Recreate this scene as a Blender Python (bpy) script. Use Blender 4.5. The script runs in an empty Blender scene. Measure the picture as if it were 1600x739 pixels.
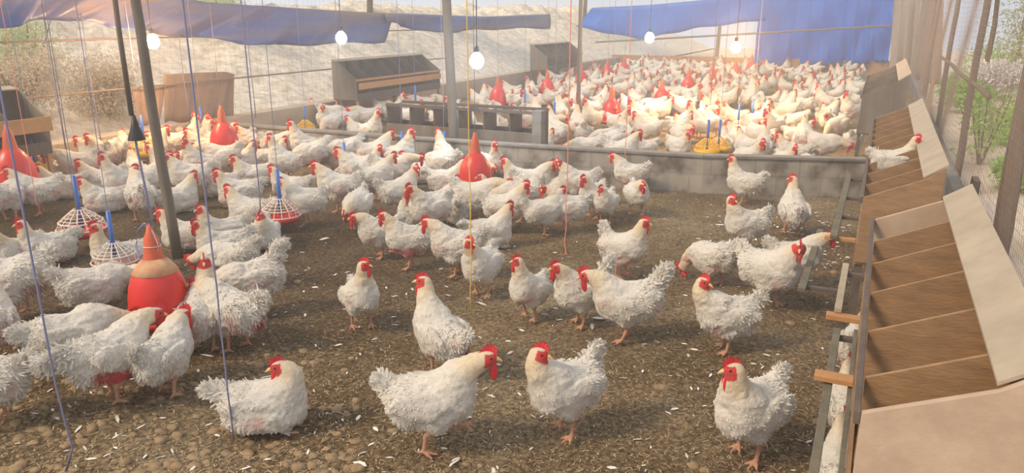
import bpy, math, random
import numpy as np
R = math.radians
sc = bpy.context.scene; col = sc.collection

# ------------------------------------------------------------------ camera, sky, sun, exposure
YAW, TILT, FPX, CAMZ = R(25.6), R(16.3), 1180.0, 1.7
cam = bpy.data.cameras.new('camera'); cam.sensor_width = 36; cam.lens = FPX*36/1600; cam.clip_start = .05
co = bpy.data.objects.new('camera', cam); col.objects.link(co)
co.location = (0, 0, CAMZ); co.rotation_euler = (R(90)-TILT, 0, YAW); sc.camera = co

wd = bpy.data.worlds.new('sky'); sc.world = wd; wd.use_nodes = True
wt = wd.node_tree; wb = wt.nodes['Background']
tc = wt.nodes.new('ShaderNodeTexCoord'); nz = wt.nodes.new('ShaderNodeTexNoise'); nz.inputs['Scale'].default_value = 2.2; nz.inputs['Detail'].default_value = 6
rp = wt.nodes.new('ShaderNodeValToRGB'); rp.color_ramp.elements[0].color = (.72, .82, 1, 1); rp.color_ramp.elements[1].color = (1, .98, .95, 1)
rp.color_ramp.elements[0].position = .3; rp.color_ramp.elements[1].position = .6
wt.links.new(tc.outputs['Generated'], nz.inputs['Vector']); wt.links.new(nz.outputs['Fac'], rp.inputs['Fac']); wt.links.new(rp.outputs['Color'], wb.inputs['Color'])
wb.inputs['Strength'].default_value = .92
sl = bpy.data.lights.new('sun', 'SUN'); sl.energy = 3.4; sl.color = (1, .78, .54); sl.angle = R(14)
so = bpy.data.objects.new('sun', sl); so.rotation_euler = (R(48), 0, R(-38)); col.objects.link(so)
sc.view_settings.view_transform = 'Standard'; sc.view_settings.look = 'None'; sc.view_settings.gamma = 1
sc.view_settings.use_curve_mapping = False; sc.view_settings.exposure = 0.0
try: sc.cycles.volume_bounces = 0; sc.cycles.max_bounces = 6; sc.cycles.volume_step_rate = 4
except Exception: pass

# ------------------------------------------------------------------ from the photograph's frame to places in the house
from mathutils import Vector as Vec
FWD = Vec((-math.sin(YAW)*math.cos(TILT), math.cos(YAW)*math.cos(TILT), -math.sin(TILT)))
RGT = Vec((math.cos(YAW), math.sin(YAW), 0)); UPV = RGT.cross(FWD); EYE = Vec((0, 0, CAMZ))
def ray(px, py): return FWD*FPX+RGT*(px-800)-UPV*(py-369.5)
def gz(px, py, z=0):
    d = ray(px, py); return EYE+d*((z-CAMZ)/d.z)
def gx(px, py, x):
    d = ray(px, py); return d*(x/d.x)+EYE
def gy(px, py, y):
    d = ray(px, py); return d*(y/d.y)+EYE

# ------------------------------------------------------------------ materials
def nt(name):
    m = bpy.data.materials.new(name); m.use_nodes = True; t = m.node_tree; return m, t, t.nodes['Principled BSDF']
def N(t, kind, **kw):
    n = t.nodes.new(kind)
    for k, v in kw.items():
        if k in n.inputs: n.inputs[k].default_value = v
        else: setattr(n, k, v)
    return n
def simple(name, c, rough=.6, metal=0, noise=0, nscale=12, bump=0, bscale=60, c2=None, spec=.5, stretch=None):
    """principled surface whose colour varies a little by object-space noise"""
    m, t, b = nt(name); b.inputs['Roughness'].default_value = rough; b.inputs['Metallic'].default_value = metal; b.inputs['Specular IOR Level'].default_value = spec
    tc = N(t, 'ShaderNodeTexCoord'); src = tc.outputs['Object']
    if stretch:
        mp = N(t, 'ShaderNodeMapping'); mp.inputs['Scale'].default_value = stretch; t.links.new(src, mp.inputs['Vector']); src = mp.outputs['Vector']
    if noise or c2:
        n = N(t, 'ShaderNodeTexNoise', Scale=nscale, Detail=6.0, Roughness=.65); t.links.new(src, n.inputs['Vector'])
        r = N(t, 'ShaderNodeValToRGB'); r.color_ramp.elements[0].position = .32; r.color_ramp.elements[1].position = .68
        cc = c2 or tuple(x*(1-noise) for x in c)
        r.color_ramp.elements[0].color = (*cc, 1); r.color_ramp.elements[1].color = (*c, 1)
        t.links.new(n.outputs['Fac'], r.inputs['Fac']); t.links.new(r.outputs['Color'], b.inputs['Base Color'])
    else: b.inputs['Base Color'].default_value = (*c, 1)
    if bump:
        n2 = N(t, 'ShaderNodeTexNoise', Scale=bscale, Detail=5.0); t.links.new(src, n2.inputs['Vector'])
        bp = N(t, 'ShaderNodeBump', Strength=bump, Distance=.01); t.links.new(n2.outputs['Fac'], bp.inputs['Height']); t.links.new(bp.outputs['Normal'], b.inputs['Normal'])
    return m
def plumage_mat():
    m, t, b = nt('white plumage'); a = N(t, 'ShaderNodeAttribute', attribute_name='plumage')
    t.links.new(a.outputs['Color'], b.inputs['Base Color']); b.inputs['Roughness'].default_value = .85; b.inputs['Specular IOR Level'].default_value = .15
    b.inputs['Sheen Weight'].default_value = .15
    tc = N(t, 'ShaderNodeTexCoord'); n1 = N(t, 'ShaderNodeTexNoise', Scale=55.0, Detail=6.0, Roughness=.7); n1.inputs['Distortion'].default_value = 1.5; t.links.new(tc.outputs['Object'], n1.inputs['Vector'])
    bp = N(t, 'ShaderNodeBump', Strength=.8, Distance=.010); t.links.new(n1.outputs['Fac'], bp.inputs['Height']); t.links.new(bp.outputs['Normal'], b.inputs['Normal'])
    tr = N(t, 'ShaderNodeBsdfTranslucent'); t.links.new(a.outputs['Color'], tr.inputs['Color'])
    mx = N(t, 'ShaderNodeMixShader', Fac=.22); t.links.new(b.outputs[0], mx.inputs[1]); t.links.new(tr.outputs[0], mx.inputs[2])
    t.links.new(mx.outputs[0], t.nodes['Material Output'].inputs['Surface']); return m
def ramp(t, src, stops):
    r = N(t, 'ShaderNodeValToRGB'); e = r.color_ramp.elements
    while len(e) < len(stops): e.new(.5)
    for k, (p, c) in enumerate(stops): e[k].position = p; e[k].color = (*c, 1)
    t.links.new(src, r.inputs['Fac']); return r.outputs['Color']
def litter_mat():
    """trodden litter: brown soil, husks, pale shavings"""
    m, t, b = nt('deep litter'); b.inputs['Roughness'].default_value = .95; b.inputs['Specular IOR Level'].default_value = .2
    tc = N(t, 'ShaderNodeTexCoord'); o = tc.outputs['Object']
    n1 = N(t, 'ShaderNodeTexNoise', Scale=.9, Detail=5.0, Roughness=.6); n2 = N(t, 'ShaderNodeTexNoise', Scale=46.0, Detail=10.0, Roughness=.8); v = N(t, 'ShaderNodeTexVoronoi', Scale=110.0)
    for n in (n1, n2, v): t.links.new(o, n.inputs['Vector'])
    a = ramp(t, n1.outputs['Fac'], [(.36, (.20, .135, .068)), (.5, (.30, .215, .125)), (.64, (.41, .315, .20))])
    f = ramp(t, n2.outputs['Fac'], [(.36, (.22, .21, .20)), (.5, (.8, .8, .8)), (.62, (1.8, 1.75, 1.6))])
    mx = N(t, 'ShaderNodeMix', data_type='RGBA', blend_type='MULTIPLY'); mx.inputs[0].default_value = 1; t.links.new(a, mx.inputs[6]); t.links.new(f, mx.inputs[7])
    fl = ramp(t, v.outputs['Color'], [(.84, (0, 0, 0)), (.92, (.8, .8, .8))])
    mx2 = N(t, 'ShaderNodeMix', data_type='RGBA'); t.links.new(fl, mx2.inputs[0]); t.links.new(mx.outputs[2], mx2.inputs[6]); mx2.inputs[7].default_value = (.50, .41, .28, 1)
    g = N(t, 'ShaderNodeTexGradient', gradient_type='SPHERICAL'); mp = N(t, 'ShaderNodeMapping'); mp.inputs['Location'].default_value = (1.55, -1.15, 0); mp.inputs['Scale'].default_value = (.31, .31, .31); t.links.new(o, mp.inputs['Vector']); t.links.new(mp.outputs['Vector'], g.inputs['Vector'])
    wet_shade = ramp(t, g.outputs['Fac'], [(.0, (1, 1, 1)), (.5, (.55, .52, .50))]); mx3 = N(t, 'ShaderNodeMix', data_type='RGBA', blend_type='MULTIPLY'); mx3.inputs[0].default_value = 1  # darker round the left crowd: wet litter, with shade among hens painted in
    t.links.new(mx2.outputs[2], mx3.inputs[6]); t.links.new(wet_shade, mx3.inputs[7]); t.links.new(mx3.outputs[2], b.inputs['Base Color'])
    bp = N(t, 'ShaderNodeBump', Strength=1.0, Distance=.03); t.links.new(n2.outputs['Fac'], bp.inputs['Height']); t.links.new(bp.outputs['Normal'], b.inputs['Normal']); return m
def block_mat():
    m, t, b = nt('grey concrete blocks'); b.inputs['Roughness'].default_value = .92
    tc = N(t, 'ShaderNodeTexCoord'); mp = N(t, 'ShaderNodeMapping'); mp.inputs['Rotation'].default_value = (R(90), 0, 0); t.links.new(tc.outputs['Object'], mp.inputs['Vector'])
    br = N(t, 'ShaderNodeTexBrick', Scale=1.0); br.inputs['Brick Width'].default_value = .40; br.inputs['Row Height'].default_value = .19; br.inputs['Mortar Size'].default_value = .010; br.inputs['Mortar Smooth'].default_value = .3
    br.inputs['Color1'].default_value = (.25, .23, .205, 1); br.inputs['Color2'].default_value = (.30, .275, .245, 1); br.inputs['Mortar'].default_value = (.23, .21, .19, 1)
    t.links.new(mp.outputs['Vector'], br.inputs['Vector'])
    n = N(t, 'ShaderNodeTexNoise', Scale=5.0, Detail=7.0); t.links.new(tc.outputs['Object'], n.inputs['Vector'])
    f = ramp(t, n.outputs['Fac'], [(.35, (.45, .41, .37)), (.5, (1, 1, 1)), (.65, (1.3, 1.28, 1.25))])
    mx = N(t, 'ShaderNodeMix', data_type='RGBA', blend_type='MULTIPLY'); mx.inputs[0].default_value = 1; t.links.new(br.outputs['Color'], mx.inputs[6]); t.links.new(f, mx.inputs[7]); t.links.new(mx.outputs[2], b.inputs['Base Color'])
    bp = N(t, 'ShaderNodeBump', Strength=.6, Distance=.01); t.links.new(n.outputs['Fac'], bp.inputs['Height']); t.links.new(bp.outputs['Normal'], b.inputs['Normal']); return m
def leaf_mat(name, c, c2):
    m = simple(name, c, .6, c2=c2, nscale=3); t = m.node_tree; b = t.nodes['Principled BSDF']
    tr = N(t, 'ShaderNodeBsdfTranslucent'); tr.inputs['Color'].default_value = (*c, 1); mx = N(t, 'ShaderNodeMixShader', Fac=.3)
    t.links.new(b.outputs[0], mx.inputs[1]); t.links.new(tr.outputs[0], mx.inputs[2]); t.links.new(mx.outputs[0], t.nodes['Material Output'].inputs['Surface']); return m
def tarp_mat(name, c, c2, tl, st=None):
    m = simple(name, c, .4, c2=c2, nscale=1.3, bump=.3, bscale=6, stretch=st); t = m.node_tree; b = t.nodes['Principled BSDF']
    tr = N(t, 'ShaderNodeBsdfTranslucent'); tr.inputs['Color'].default_value = (*c, 1); mx = N(t, 'ShaderNodeMixShader', Fac=tl)
    t.links.new(b.outputs[0], mx.inputs[1]); t.links.new(tr.outputs[0], mx.inputs[2]); t.links.new(mx.outputs[0], t.nodes['Material Output'].inputs['Surface']); return m

# ------------------------------------------------------------------ mesh helpers
class MB:
    """collects boxes, prisms, tubes and lathes and links them as one mesh object"""
    def __init__(s): s.v = []; s.f = []
    def add(s, v, f):
        o = len(s.v); s.v += [tuple(q) for q in v]; s.f += [tuple(o+i for i in q) for q in f]; return s
    def box(s, a, b):
        (x0, y0, z0), (x1, y1, z1) = a, b
        v = [(x0, y0, z0), (x1, y0, z0), (x1, y1, z0), (x0, y1, z0), (x0, y0, z1), (x1, y0, z1), (x1, y1, z1), (x0, y1, z1)]
        return s.add(v, [(3, 2, 1, 0), (4, 5, 6, 7), (0, 1, 5, 4), (1, 2, 6, 5), (2, 3, 7, 6), (3, 0, 4, 7)])
    def prism(s, poly, y0, y1):          # profile in x,z extruded along y
        n = len(poly); v = [(x, y0, z) for x, z in poly]+[(x, y1, z) for x, z in poly]
        return s.add(v, [tuple(range(n)), tuple(range(2*n-1, n-1, -1))]+[(i, i+n, (i+1) % n+n, (i+1) % n) for i in range(n)])
    def tube(s, pts, r, seg=6, r2=None):
        pts = [Vec(p) for p in pts]; n = len(pts); v = []; f = []
        for i, p in enumerate(pts):
            d = (pts[min(i+1, n-1)]-pts[max(i-1, 0)]).normalized()
            a = d.cross(Vec((0, 0, 1)) if abs(d.z) < .9 else Vec((1, 0, 0))).normalized(); b = d.cross(a)
            rr = r if r2 is None else r+(r2-r)*i/(n-1)
            for k in range(seg):
                t = 2*math.pi*k/seg; v.append(p+a*rr*math.cos(t)+b*rr*math.sin(t))
        for i in range(n-1):
            for k in range(seg): f.append((i*seg+k, i*seg+(k+1) % seg, (i+1)*seg+(k+1) % seg, (i+1)*seg+k))
        f.append(tuple(range(seg))[::-1]); f.append(tuple((n-1)*seg+k for k in range(seg)))
        return s.add(v, f)
    def lathe(s, prof, seg=28, c=(0, 0, 0)):
        n = len(prof); v = []; f = []
        for r, z in prof:
            for k in range(seg):
                t = 2*math.pi*k/seg; v.append((c[0]+r*math.cos(t), c[1]+r*math.sin(t), c[2]+z))
        for i in range(n-1):
            for k in range(seg): f.append((i*seg+k, i*seg+(k+1) % seg, (i+1)*seg+(k+1) % seg, (i+1)*seg+k))
        return s.add(v, f)
    def build(s, name, mat, parent=None, smooth=False, bevel=0):
        me = bpy.data.meshes.new(name); me.from_pydata(s.v, [], s.f); me.materials.append(mat)
        if smooth: me.shade_smooth()
        o = bpy.data.objects.new(name, me); col.objects.link(o)
        if parent: o.parent = parent
        if bevel:
            b = o.modifiers.new('bevel', 'BEVEL'); b.width = bevel; b.segments = 2; b.limit_method = 'ANGLE'
        return o
def tag(o, label=None, cat=None, group=None, kind=None):
    if label: o['label'] = label
    if cat: o['category'] = cat
    if group: o['group'] = group
    if kind: o['kind'] = kind
    return o
def empty(name, loc, label, cat, group=None, rz=0):
    o = bpy.data.objects.new(name, None); col.objects.link(o); o.location = loc; o.rotation_euler.z = rz; o.empty_display_size = .1
    return tag(o, label, cat, group)
# ------------------------------------------------------------------ hens
def lattice_noise(P, scale, seed):
    r = np.random.RandomState(seed); L = r.rand(32, 32, 32)*2-1
    Q = P*scale+100.0; i = np.floor(Q).astype(int); f = Q-i; f = f*f*(3-2*f); out = 0
    for dx in (0, 1):
        for dy in (0, 1):
            for dz in (0, 1):
                w = (f[..., 0] if dx else 1-f[..., 0])*(f[..., 1] if dy else 1-f[..., 1])*(f[..., 2] if dz else 1-f[..., 2])
                out = out+w*L[(i[..., 0]+dx) % 32, (i[..., 1]+dy) % 32, (i[..., 2]+dz) % 32]
    return out

def surface_nets(D, org, h):
    """iso-surface of a distance grid as vertices and quads"""
    S = D < 0; nx, ny, nz = D.shape
    acc = np.zeros((nx-1, ny-1, nz-1, 3)); cnt = np.zeros((nx-1, ny-1, nz-1))
    cor = [(0, 0, 0), (1, 0, 0), (0, 1, 0), (1, 1, 0), (0, 0, 1), (1, 0, 1), (0, 1, 1), (1, 1, 1)]
    sl = lambda c: (slice(c[0], nx-1+c[0]), slice(c[1], ny-1+c[1]), slice(c[2], nz-1+c[2]))
    for a in range(8):
        for b in range(a+1, 8):
            ca, cb = cor[a], cor[b]
            if sum(abs(x-y) for x, y in zip(ca, cb)) != 1: continue
            da, db = D[sl(ca)], D[sl(cb)]; m = (da < 0) != (db < 0)
            t = np.where(m, da/np.where(m, da-db, 1), 0)
            for k in range(3): acc[..., k] += np.where(m, ca[k]+t*(cb[k]-ca[k]), 0)
            cnt += m
    act = cnt > 0; idx = -np.ones(act.shape, int); idx[act] = np.arange(act.sum())
    ijk = np.argwhere(act); V = (ijk+acc[act]/cnt[act][:, None])*h+org
    Q = []
    for ax in range(3):
        o = [k for k in range(3) if k != ax]
        s0 = [slice(1, -1)]*3; s1 = [slice(1, -1)]*3
        s0[ax] = slice(0, D.shape[ax]-1); s1[ax] = slice(1, D.shape[ax])
        a, b = S[tuple(s0)], S[tuple(s1)]; e = np.argwhere(a != b)
        flip = a[tuple(e.T)]
        base = e.copy(); base[:, o[0]] += 1; base[:, o[1]] += 1
        def g(d0, d1):
            q = base.copy(); q[:, o[0]] += d0; q[:, o[1]] += d1
            return idx[q[:, 0], q[:, 1], q[:, 2]]
        q = np.stack([g(-1, -1), g(0, -1), g(0, 0), g(-1, 0)], 1)
        if ax == 1: flip = ~flip
        q[~flip] = q[~flip][:, ::-1]
        Q.append(q)
    return V, np.concatenate(Q)

def ell(P, c, r, R=None):
    q = P-np.array(c)
    if R is not None: q = q@R
    r = np.array(r); k0 = np.linalg.norm(q/r, axis=-1); k1 = np.linalg.norm(q/(r*r), axis=-1)+1e-9
    return k0*(k0-1)/k1
def cap(P, a, b, ra, rb):
    a = np.array(a, float); b = np.array(b, float); ba = b-a
    t = np.clip(((P-a)@ba)/(ba@ba), 0, 1)
    return np.linalg.norm(P-a-t[..., None]*ba, axis=-1)-(ra+(rb-ra)*t)
def smin(a, b, k):
    h = np.clip(.5+.5*(b-a)/k, 0, 1)
    return b+(a-b)*h-k*h*(1-h)
def roty(d):    # pitch up for positive d
    a = R(d); return np.array([[math.cos(a), 0, -math.sin(a)], [0, 1, 0], [math.sin(a), 0, math.cos(a)]])
def rotz(d):
    a = R(d); return np.array([[math.cos(a), -math.sin(a), 0], [math.sin(a), math.cos(a), 0], [0, 0, 1]])

POSE = dict(
    stand=dict(pitch=12, head=(.165, 0, .375), hy=0, hp=-8, legs='stand', tail=45, drop=0),
    alert=dict(pitch=26, head=(.125, 0, .435), hy=0, hp=0, legs='stand', tail=30, drop=0),
    walk=dict(pitch=14, head=(.205, 0, .365), hy=0, hp=-5, legs='walk', tail=35, drop=0),
    reach=dict(pitch=3, head=(.25, 0, .30), hy=0, hp=-20, legs='stand', tail=50, drop=0),
    sit=dict(pitch=8, head=(.15, 0, .275), hy=0, hp=-8, legs='sit', tail=30, drop=-.1),
    peck=dict(pitch=-12, head=(.24, 0, .07), hy=0, hp=-60, legs='stand', tail=40, drop=0),
    eat=dict(pitch=-3, head=(.26, 0, .19), hy=0, hp=-45, legs='stand', tail=40, drop=0),
)
def hen_meshes(name, pose, seed=1, hr=.0055, feathers=2600, mats=None, scruff=.5, bare=.5, **over):
    p = dict(POSE[pose]); p.update(over)
    rs = np.random.RandomState(seed)
    M = roty(p['pitch']); piv = np.array([-.01, 0, .215]); dz = np.array([0, 0, p['drop']])
    B = lambda x, y, z: M@(np.array([x, y, z])-piv)+piv+dz       # body frame -> hen frame
    hd = np.array(p['head'], float); hm = rotz(p['hy'])@roty(p['hp'])
    fw = hm@np.array([1, 0, 0]); upv = hm@np.array([0, 0, 1]); sd = hm@np.array([0, 1, 0])
    nb = B(.085, 0, .245); nc = nb+np.array([.045, 0, .075]) if hd[2] > nb[2]-.02 else nb+np.array([.09, 0, -.01])
    if 'nc' in p: nc = np.array(p['nc'], float)
    nt = hd-fw*.012-upv*.012
    ts = np.linspace(0, 1, 7)[:, None]; N = (1-ts)**2*nb+2*ts*(1-ts)*nc+ts*ts*nt
    tl = R(p['tail']); t0 = B(-.115, 0, .255); t1 = t0+np.array([-math.cos(tl), 0, math.sin(tl)])*p.get('tlen', .07)
    lo = np.minimum(np.array([-.26, -.16, -.02]), hd-.06); hi = np.maximum(np.array([.17, .16, .33+dz[2]]), hd+.06)
    lo[0] = min(lo[0], t1[0]-.05); hi[2] = max(hi[2], t1[2]+.05)
    sc_ = p.get('combs', 1.2)
    n = np.ceil((hi-lo)/hr).astype(int)+1
    G = np.stack(np.meshgrid(*[lo[k]+np.arange(n[k])*hr for k in range(3)], indexing='ij'), -1)
    fat = p.get('fat', 1.0)
    d = ell(G, B(-.01, 0, .215), np.array((.145, .092*fat, .088)), M)
    d = smin(d, ell(G, B(.07, 0, .198), np.array((.08, .086*fat, .1)), M), .04)
    d = smin(d, ell(G, B(-.085, 0, .205), np.array((.088, .086*fat, .095)), M), .04)
    if p['legs'] == 'sit':
        d = smin(d, ell(G, (.0, 0, .065), (.15, .11*fat, .065)), .04)
        d = np.maximum(d, -(G[..., 2]-.002))
    for s in (-1, 1):
        wM = M@rotz(0)@roty(-14)
        d = smin(d, ell(G, B(-.03, s*.087*fat, .222), np.array((.105, .022, .055)), wM), .008)
        if p['legs'] != 'sit':
            d = smin(d, ell(G, B(.0, s*.052, .155), np.array((.058, .042, .07))), .03)
    d = smin(d, cap(G, t0, t1, .045, .010), .05)
    tM = roty(180-p['tail']); tL = np.linalg.norm(t1-t0)
    d = smin(d, ell(G, t0+(t1-t0)*.75, np.array((tL*.5+.03, .015, .040)), tM), .03)
    rn = [.07, .064, .056, .049, .043, .038, .032]
    nd = None
    for i in range(6):
        c = cap(G, N[i], N[i+1], rn[i], rn[i+1]); nd = c if nd is None else np.minimum(nd, c)
    hdist = ell(G, hd, (.033, .0235, .026), hm); nd = smin(nd, hdist, .014)
    d = smin(d, nd, .035)
    legs = []
    if p['legs'] != 'sit':
        for s in (-1, 1):
            hip = B(.0, s*.055, .12)
            fx = {'stand': -.012+.03*s*rs.uniform(.3, 1), 'walk': -.035 if s < 0 else .10}[p['legs']]
            fz = 0.0
            if p['legs'] == 'walk' and s > 0: fz = .045
            ank = np.array([fx, s*.052, .018+fz]); hock = (hip+ank)/2+np.array([-.018, 0, .012])
            if fz: hock = np.array([.035, s*.055, .075])
            legs += [(hip, hock, .02, .0105), (hock, ank, .0095, .0078)]
            for a in (-38, 0, 38):
                dr = rotz(a)@np.array([1, 0, 0]); l = .05 if a == 0 else .042
                k = ank+dr*l*.5+np.array([0, 0, .0]); e = ank+dr*l
                if fz: k = k+np.array([0, 0, .006]); e = e+np.array([0, 0, -.004])
                else: k[2] = .010; e[2] = .006
                legs += [(ank, k, .0072, .0066), (k, e, .0062, .0038)]
            e = ank+np.array([-.026, -s*.004, -.008]); legs.append((ank, e, .0062, .0038))
    else:
        for s in (-1, 1):
            a0 = np.array([.07, s*.06, .008])
            for a in (-35, 0, 35): legs.append((a0, a0+rotz(a)@np.array([.055, 0, 0]), .0068, .0045))
    ld = None
    for (a, b, ra, rb) in legs:
        c = cap(G, a, b, ra, rb); ld = c if ld is None else smin(ld, c, .004)
    dd = smin(d, ld, .01) if ld is not None else d
    # fluffy clumps in the plumage
    amp = .0035+.005*scruff
    wgt = np.clip((hdist-.012)/.04, 0, 1)*np.clip((G[..., 2]-.09-dz[2])/.03, 0, 1)
    if p['legs'] == 'sit': wgt = np.clip((hdist-.012)/.04, 0, 1)
    dd = dd+wgt*(amp*lattice_noise(G*np.array([.6, 1, 1]), 32, seed)+.5*amp*lattice_noise(G, 75, seed+7))
    V, Q = surface_nets(dd, lo, hr)
    # per-vertex regions
    dl = np.full(len(V), 9.)
    for (a, b, ra, rb) in legs: dl = np.minimum(dl, cap(V, a, b, ra, rb))
    body_d = np.full(len(V), 9.)
    HD = ell(V, hd, (.033, .0235, .026), hm); loc = (V-hd)@hm
    ndv = np.full(len(V), 9.); nk = np.zeros(len(V), int)
    for i in range(6):
        c = cap(V, N[i], N[i+1], rn[i], rn[i+1]); k = c < ndv; ndv = np.where(k, c, ndv); nk = np.where(k, i, nk)
    low = np.clip((.095+dz[2]-V[:, 2])/.01, 0, 1) if p['legs'] != 'sit' else np.zeros(len(V))
    legm = ((dl < .0035) & (V[:, 2] < .115)) if p['legs'] != 'sit' else ((dl < .003) & (V[:, 2] < .02) & (V[:, 0] > .10))
    white = np.array([.80, .765, .70]); cream = np.array([.82, .66, .42]); red = np.array([.66, .075, .07]); leg = np.array([.66, .36, .24]); pink = np.array([.68, .30, .28]); dirt = np.array([.52, .44, .34])
    nz1 = lattice_noise(V, 14, seed+3)[:, None]; nz2 = lattice_noise(V, 28, seed+5)[:, None]
    col = np.tile(white, (len(V), 1))
    nw = np.clip(1-ndv/.02, 0, 1)[:, None]*np.clip((nk[:, None]+.5)/3, 0, 1)
    col = col*(1-.75*nw)+cream*.75*nw
    bl = np.clip((nz1-.25)*3.5, 0, 1)*np.clip((.26+dz[2]-V[:, 2:3])/.08, 0, 1)*.45*bare*2.2
    col = col*(1-bl)+pink*bl
    dlw = np.clip((nz2-.1)*2, 0, 1)*np.clip((.20+dz[2]-V[:, 2:3])/.08, 0, 1)*.35
    col = col*(1-dlw)+dirt*dlw
    if 'sore' in p:      # a bare red patch of skin: centre, radius
        c, r = p['sore']; w = np.clip(1.3-np.linalg.norm(V-np.array(c), axis=1)/r+.5*lattice_noise(V, 60, seed+9), 0, 1)[:, None]
        col = col*(1-w)+np.array([.55, .13, .10])*w
    face = (HD < .017) & (loc[:, 0] > -.012+.006*rs.rand()) & (loc[:, 2] < .02) & (loc[:, 2] > -.03)
    col[face] = red
    col[legm] = leg*(1+.12*lattice_noise(V[legm], 90, seed)[:, None])
    # feathers
    me_v = [V]; me_f3 = []; me_col = [col]; nv = len(V)
    quads = Q
    if feathers:
        a, b, c, dq = (V[Q[:, k]] for k in range(4))
        nrm = np.cross(c-a, dq-b); ar = np.linalg.norm(nrm, axis=1)+1e-12; nrm /= ar[:, None]; ce = (a+b+c+dq)/4
        hdc = ell(ce, hd, (.033, .0235, .026), hm)
        ok = ((hdc > .014) & (((ce-hd)@fw < .012) | (hdc > .035))) & ~legm[Q[:, 0]] & (ce[:, 2] > .02)
        pr = ar*ok*(1+1.6*(ce[:, 0] < -.05)+2*(ce[:, 0] < -.13)); pr /= pr.sum()
        ch = rs.choice(len(Q), feathers, p=pr); P = ce[ch]; Nn = nrm[ch]
        nds = np.full(feathers, 9.); dirn = np.zeros((feathers, 3))
        for i in range(6):
            cc = cap(P, N[i], N[i+1], rn[i], rn[i+1]); k = cc < nds-.0001; nds = np.where(k, cc, nds)
            dv = N[i]-N[i+1]; dirn[k] = dv/np.linalg.norm(dv)
        onneck = (nds < .008) & (P[:, 0] > .03)
        td = t1-t0; td /= np.linalg.norm(td)
        ont = (cap(P, t0, t1, .05, .022) < .006)
        flow = np.tile(M@np.array([-1, 0, -.35]), (feathers, 1))
        lowm = P[:, 2] < .17+dz[2]; flow[lowm] = np.array([-.45, 0, -1])
        flow[ont] = td; flow[onneck] = dirn[onneck]
        flow += rs.normal(0, 1, (feathers, 3))*(.12+.5*scruff*np.clip((.05-P[:, 0])/.14, .1, 1)*np.where(onneck, .3, 1))[:, None]
        flow[ont] += rs.normal(0, .28, (int(ont.sum()), 3))
        flow -= (flow*Nn).sum(1)[:, None]*Nn; flow /= np.linalg.norm(flow, axis=1)[:, None]+1e-9
        side = np.cross(Nn, flow)
        rear = np.clip((.02-P[:, 0])/.10, 0, 1)*(1-onneck)
        L = rs.uniform(.012, .022, feathers)*np.where(onneck, .7, 1)*np.where(ont, 1.7, 1)*(1+.35*rear*scruff)
        W = L*rs.uniform(.30, .55, feathers)*(1-.55*rear*min(1, scruff+.2))
        lift = L*np.clip(rs.normal(.06+.22*scruff*rear, .05+.2*scruff*(.3+rear), feathers), 0, .7)*np.where(onneck, .5, 1)
        lift = np.where(ont, np.maximum(lift, L*rs.uniform(.1, .5, feathers)), lift)
        def pt(t, s, l): return P+flow*(L*t)[:, None]+side*(W*s)[:, None]+Nn*(lift*l-.0015)[:, None]
        F = [pt(0, 0, 0), pt(.35, -.5, .2), pt(.35, .5, .2), pt(.82, -.4, .75), pt(.82, .4, .75), pt(1.0, 0, 1)]
        FV = np.stack(F, 1).reshape(-1, 3); me_v.append(FV)
        fc = col[Q[ch, 0]]*rs.uniform(.93, 1.06, (feathers, 1)); me_col.append(np.repeat(fc, 6, 0))
        bse = nv+np.arange(feathers)*6
        me_f3 = [np.stack([bse, bse+2, bse+1], 1), np.stack([bse+3, bse+4, bse+5], 1)]
        quads = np.concatenate([Q, np.stack([bse+1, bse+2, bse+4, bse+3], 1)])
    AV = np.concatenate(me_v); AC = np.clip(np.concatenate(me_col), 0, 1)
    me = fast_mesh(name, AV, quads, me_f3)
    ca = me.color_attributes.new('plumage', 'FLOAT_COLOR', 'POINT')
    ca.data.foreach_set('color', np.concatenate([AC, np.ones((len(AC), 1))], 1).astype(np.float32).ravel())
    me.materials.append(mats['plumage'])
    # head parts
    T = lambda P: [tuple(hd+hm@np.array(q)) for q in P]
    out = {'body': me}
    out['comb'] = comb_mesh(T, rs, mats['comb'], p.get('combs', 1.2))
    out['wattle'] = [wattle_mesh(T, s, mats['comb'], p.get('combs', 1.2)) for s in (-1, 1)]
    out['beak'] = beak_mesh(T, mats['beak'])
    out['eye'] = [eye_mesh(T, s, mats['eye']) for s in (-1, 1)]
    return out

def fast_mesh(name, V, quads, tris=()):
    me = bpy.data.meshes.new(name)
    tris = np.concatenate(tris) if len(tris) else np.zeros((0, 3), int)
    nl = len(quads)*4+len(tris)*3
    me.vertices.add(len(V)); me.vertices.foreach_set('co', np.asarray(V, np.float32).ravel())
    me.loops.add(nl); me.loops.foreach_set('vertex_index', np.concatenate([np.asarray(quads).ravel(), tris.ravel()]).astype(np.int32))
    me.polygons.add(len(quads)+len(tris))
    st = np.concatenate([np.arange(len(quads))*4, len(quads)*4+np.arange(len(tris))*3]).astype(np.int32)
    me.polygons.foreach_set('loop_start', st)
    me.polygons.foreach_set('use_smooth', np.ones(len(st), bool))
    me.update(calc_edges=True); me.validate()
    return me

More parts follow.
